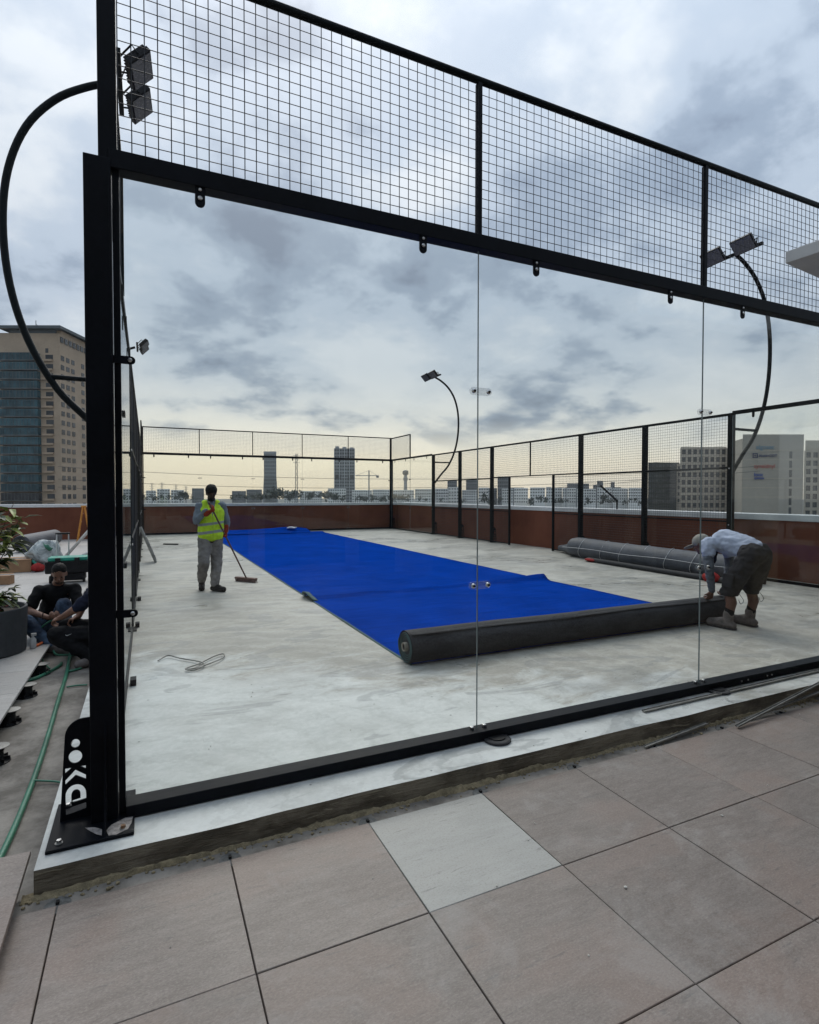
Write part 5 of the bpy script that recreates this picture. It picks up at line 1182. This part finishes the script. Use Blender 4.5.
for k in range(6): c = a+al*L/2-bk*.03; MB().obox((c.x, c.y, ztop(772, 450.5+9.3*k, 250)), al*L/2, bk*.05, (0, 0, .16)).build('string_course', 'conc_beige', t_)
c = at(733, 494, 262); a0 = Vector((a.x, a.y, 0)); al3 = (a0-c); al3.z = 0; L3 = al3.length; al3.normalize(); c.z = 0
wall_box(t_, 'canted_side', 'conc_grey', c, al3, L3-.2, bk, 10, GZ, ztop(738, 440, 256))
def sign_text(txt, u, v, h, mat, parent, d=250, bold=0.0):
    cu = bpy.data.curves.new('sign', 'FONT'); cu.body = txt; cu.size = h/FPX*d*1.35; cu.extrude = .08; cu.offset = bold; tmp = bpy.data.objects.new('tmp', cu); col.objects.link(tmp); bpy.context.view_layer.update()
    me = bpy.data.meshes.new_from_object(tmp.evaluated_get(bpy.context.evaluated_depsgraph_get())); bpy.data.objects.remove(tmp)
    g_ = at(u, 494, d); p = Vector((g_.x, g_.y, at(u, v, d).z))-bk*.3; R_ = Matrix((al, Vector((0, 0, 1)), -bk)).transposed().to_4x4()
    me.transform(Matrix.Translation(p) @ R_); me.materials.clear(); me.materials.append(MATS[mat]); return link('sign', me, parent)
sign_text('algosec', 755.5, 449.2, 4.6, 'sign_sky', t_, bold=.03); sign_text('MobileODT', 758.5, 457, 2.7, 'sign_navy', t_, bold=.06); sign_text('syneidnyl', 753.5, 468, 4.3, 'sign_red', t_, bold=.03); sign_text('loox', 753.8, 476.2, 3.6, 'sign_blue', t_, bold=.12); sign_text('systems', 754, 479, 2.3, 'sign_blue', t_, bold=.10)
c = at(754.7, 494, 250); c.z = at(754.7, 455.6, 250).z; c -= bk*.3; m_ = MB()
for q, w, h in (((0, 1.0), 1.15, .22), ((0, -1.0), 1.15, .22), ((-.95, 0), .22, 1.2), ((.95, 0), .22, 1.2)): m_.obox(c+al*q[0]+Vector((0, 0, q[1]*.9)), al*w, bk*.06, (0, 0, h*.8))
m_.obox(c, al*.35, bk*.05, (0, 0, .35)); m_.build('sign_emblem', 'sign_navy', t_)
plain_block('office_block', 'dark green-grey glass block behind the right fence', 648, 679, 462.5, 300, 20, 'dark_glass_block', 9, 8, 'win_grey', wf=.8, hf=.6)
plain_block('office_block', 'low stone stair tower beside the dark glass block', 676.5, 681, 464, 296, 6, 'conc_grey', 1, 6)

# far towers
def far_tower(label, u0, u1, vt, d, nx, nz, ribs, wall, win):
    t_, a, al, L, bk, zt = plain_block('far_tower', label, u0, u1, vt, d, 40, wall, nx, nz, win, wf=.72, hf=.6)
    if ribs:
        m_ = MB()
        for i in range(ribs+1): c = a+al*(L*i/ribs)-bk*.5; m_.obox((c.x, c.y, (zt+GZ)/2), al*L*.022, bk*.5, (0, 0, (zt-GZ)/2))
        m_.build('ribs', 'tower_rib', t_)
    return t_, a, al, L, bk, zt
t_, a, al, L, bk, zt = far_tower('slim grey glass tower with a flared foot on the horizon', 264, 276.5, 453, 1150, 6, 14, 0, 'tower_grey', 'win_grey')
m_ = MB(); z1 = ztop(270, 478, 1150)
m_.add([tuple((a+al*x).to_2d())+(z,) for x, z in ((-3.5, GZ), (L+3.5, GZ), (L+.2, z1), (-.2, z1))]+[tuple((a+al*x+bk*39).to_2d())+(z,) for x, z in ((-3.5, GZ), (L+3.5, GZ), (L+.2, z1), (-.2, z1))], [(0,1,2,3), (5,4,7,6), (1,5,6,2), (4,0,3,7), (3,2,6,7)]); m_.build('flared_foot', 'tower_grey', t_)
wall_box(t_, 'crown', 'tower_rib', a-al*.3, al, L+.6, bk, 40, zt, zt+3)
t_, a, al, L, bk, zt = far_tower('broad unfinished tower with pale ribs and open floors on the horizon', 334.5, 354.5, 448.5, 1050, 8, 17, 4, 'tower_grey', 'win_dark')
for q in range(3): wall_box(t_, 'crown', 'tower_rib', a+al*(L*(.04+.36*q)), al, L*.2, bk, 30, zt, zt+4-q)
wall_box(t_, 'floor_shade_box', 'shoe_black', a-bk*.6, al, L*.33, bk, 3, ztop(340, 478.5, 1050), ztop(340, 474.5, 1050)); wall_box(t_, 'floor_shade_box', 'shoe_black', a+al*L*.68-bk*.6, al, L*.32, bk, 3, ztop(340, 479, 1050), ztop(340, 475, 1050))  # solid black boxes stand in for shade inside the open floors
# mid blocks
spec = [(415, 433, 489, 620, 'white_block'), (433.5, 448, 488.5, 640, 'white_block'), (448.5, 459, 487, 660, 'white_block'), (462, 478, 490, 600, 'white_block'), (478.5, 488.5, 487.5, 640, 'white_block'), (502, 513, 488.5, 560, 'white_block'), (514, 528, 488, 590, 'white_block'), (530, 545, 487.5, 560, 'white_block'), (546, 562, 487.5, 570, 'white_block'), (562.5, 576, 488, 560, 'white_block'), (577, 596, 488.8, 545, 'white_block'), (597, 612, 487.6, 555, 'white_block'), (612.5, 628, 488.3, 540, 'white_block'), (628.5, 647, 488, 530, 'white_block'),
        (352, 372, 490, 800, 'white_block'), (328, 346, 488.5, 820, 'white_block'), (300, 322, 491, 900, 'white_block'), (372.5, 392, 489.5, 760, 'white_block'), (393, 414, 490, 700, 'white_block'), (284, 298, 491.2, 930, 'white_block'), (232, 246, 491, 880, 'grey_block'), (246.5, 262, 489.5, 860, 'grey_block'), (146, 156, 490.5, 900, 'white_block'), (157, 170, 489, 920, 'white_block'), (171, 184, 490, 900, 'white_block'), (120, 134, 491, 900, 'grey_block'), (192, 204, 488.3, 860, 'grey_block')]
pos = ['white apartment block right of the far court corner, %s from the left in its row' % w for w in 'first second third fourth fifth sixth seventh eighth ninth tenth eleventh twelfth thirteenth fourteenth'.split()]+['pale block just right of the unfinished far tower', 'pale block at the foot of the unfinished far tower', 'low pale block left of the unfinished far tower', 'pale block below the tower crane', 'pale block behind the far right court corner', 'low pale block right of the slim far tower', 'low grey block right of the sweeping person', 'grey block at the foot of the slim far tower', 'leftmost white block behind the left fence end', 'middle white block left of the sweeping person', 'white block nearest the left of the sweeping person', 'low grey block just right of the corner post', 'grey-green block behind the head of the sweeping person']
for (u0, u1, vt, d, w), lb in zip(spec, pos):
    n = max(3, int((u1-u0)/2.2)); plain_block('apartment_block', lb, u0, u1, vt, d, 18, w, n, 5, 'win_grey', 'apartment blocks along the skyline', wf=.55, hf=.45)
for u0, u1, vt, d, lb in ((447.5, 457, 480.5, 800, 'dark grey tower block between the far right fence posts'), (466, 478, 479.5, 780, 'dark grey tower block left of the first glass joint'), (497.5, 510, 476.5, 760, 'tallest dark tower block beside the door post'), (485, 497, 488, 790, 'low dark block left of the tallest dark one'), (510, 524, 487.5, 780, 'low dark block right of the tallest dark one'), (567, 589, 483.5, 800, 'broad dark block behind the right fence'), (593, 600, 485, 810, 'low dark block left of the slanting bar'), (597, 603, 480.8, 815, 'narrow dark block behind the slanting bar'), (605, 621, 487.2, 800, 'low wide dark block right of the slanting bar'), (610.5, 614.5, 482, 805, 'pale narrow block atop the dark row at right'), (546, 551, 487, 820, 'small dark block left of the broad dark one')):
    n = max(2, int((u1-u0)/1.8)); plain_block('tower_block', lb, u0, u1, vt, d, 16, 'grey_block', n, 7, 'win_dark', 'dark tower blocks along the skyline')
# control tower, crane, lattice mast
t_ = thing('control_tower', 'slender control tower with wide cab behind the far right court corner', 'tower', at(405.5, 494, 900)); p = at(405.5, 494, 900); z = lambda v: ztop(405.5, v, 900)
MB().lathe([(3.2, GZ), (2.6, z(481)), (3.6, z(480)), (3.6, z(478)), (2.6, z(477)), (2.6, z(475))], (p.x, p.y, 0), 12).build('shaft', 'tower_grey', t_); MB().lathe([(3.2, z(475)), (5, z(474)), (4.6, z(471)), (2, z(470))], (p.x, p.y, 0), 12).build('cab', 'dark_glass_block', t_)
t_ = thing('tower_crane', 'distant tower crane with horizontal jib left of the far right court corner', 'crane', at(369, 494, 700)); p = at(369, 494, 700); z = lambda v: ztop(369, v, 700); j0, j1 = at(355.5, 475.6, 700), at(377.5, 475.6, 700)
MB().tube([(p.x, p.y, GZ), (p.x, p.y, z(470.5))], .8, 4).build('mast', 'tower_grey', t_); MB().tube([j0, j1], .45, 4).build('jib', 'tower_grey', t_); MB().obox(j1-Vector((0, 0, 1.2)), rh*1.6, fh*1, (0, 0, 1.5)).build('counterweight', 'grey_block', t_); MB().tube([j0, (p.x, p.y, z(470.5)), j1], .15, 4).build('tie', 'tower_grey', t_)
def lattice(u, vt, d, label, w=.5):
    p = at(u, 494, d); zt = ztop(u, vt, d); t_ = thing('lattice_mast', label, 'mast', (p.x, p.y, GZ)); m_ = MB(); H = zt-GZ; n = 14
    for sx, sy in ((-1, -1), (1, -1), (1, 1), (-1, 1)): m_.tube([(p.x+sx*w, p.y+sy*w, GZ), (p.x+sx*w*.5, p.y+sy*w*.5, zt)], .10, 4)
    for k in range(n): z0 = GZ+H*k/n; z1 = GZ+H*(k+1)/n; m_.bar((p.x-w, p.y-w, z0), (p.x+w, p.y-w, z1), .07); m_.bar((p.x+w, p.y-w, z0), (p.x-w, p.y-w, z1), .07)
    m_.build('lattice', 'tower_grey', t_); mm = MB()
    for k in (0, 2, 4): mm.bar((p.x-2, p.y, zt-1-k), (p.x+2, p.y, zt-1-k), .1)
    mm.build('cross_arms', 'tower_grey', t_); return p, zt
lattice(296.5, 454, 330, 'tall lattice power mast between the two far towers', .8)
for u, vt, w_ in ((141, 484, 'leftmost'), (152, 483, 'second from left'), (162, 482.5, 'third and tallest'), (176, 485, 'fourth from left'), (186, 486, 'rightmost')):
    lattice(u, vt, 500, 'thin far mast on the skyline left of the sweeping person, '+w_+' of five', .5)
lattice(566, 487, 420, 'thin aerial mast above the blocks behind the door gap', .3)
for (ua, va, ub, vb, d, lb) in ((118, 466.5, 760, 466, 140, 'upper'), (118, 479, 760, 471, 140, 'lower'), (118, 487, 640, 481, 150, 'lowest')):
    A, B = at(ua-60, va, d), at(ub, vb, d); pts = [A.lerp(B, k/30)-Vector((0, 0, 3.2*(1-(2*k/30-1)**2))) for k in range(31)]
    tag(MB().tube(pts, .045, 4).build('power_line', 'wire'), lb+' of the three power lines crossing the sky above the far wall', 'power line')
# trees between the blocks
random.seed(21); mb = MB()
def clump(u, v, d, r):
    c = at(u, v, d)
    for k in range(26):
        p = c+Vector((random.gauss(0, r*.5), random.gauss(0, r*.5), random.gauss(0, r*.42))); leaf_quad(mb, p, (random.gauss(0, 1), random.gauss(0, 1), random.gauss(0, 1)), (0, 0, 1), r*.9, r*.7)
def band(u0, u1, v0, v1, d, n, r):
    for k in range(n): clump(random.uniform(u0, u1), random.uniform(v0, v1), d*random.uniform(.93, 1.07), r*random.uniform(.6, 1.2))
band(258, 334, 493, 497, 420, 44, 2.2); band(228, 262, 495, 498, 420, 12, 1.8); band(120, 200, 496, 499, 420, 20, 1.5); band(334, 420, 496, 500, 380, 34, 1.7); band(420, 660, 499, 503, 330, 34, 1.3); band(176, 194, 493, 497, 430, 9, 2); band(268, 288, 490.5, 494, 420, 10, 2.2); band(536, 543, 496, 500, 340, 4, 1.3); band(600, 606, 496, 500, 330, 4, 1.3); band(483, 489, 495, 500, 340, 4, 1.5)
tag(mb.build('distant_trees', 'tree_far'), 'dark line of distant trees along the foot of the skyline', 'trees', kind='stuff')

# ------------------------------------------------------------------ thin evening haze
t = NT('haze_air'); t.t.nodes.remove(t.b); vp = t.n('ShaderNodeVolumePrincipled'); vp.inputs['Color'].default_value = (.92, .94, .96, 1); vp.inputs['Density'].default_value = .00012; vp.inputs['Anisotropy'].default_value = .2
t.ln(vp.outputs[0], t.out.inputs['Volume'])
tag(box('haze', 'haze_air', None, -3020, 3020, -3020, 3020, -23, 112), 'thin pale haze over the distant city', 'haze', kind='stuff')
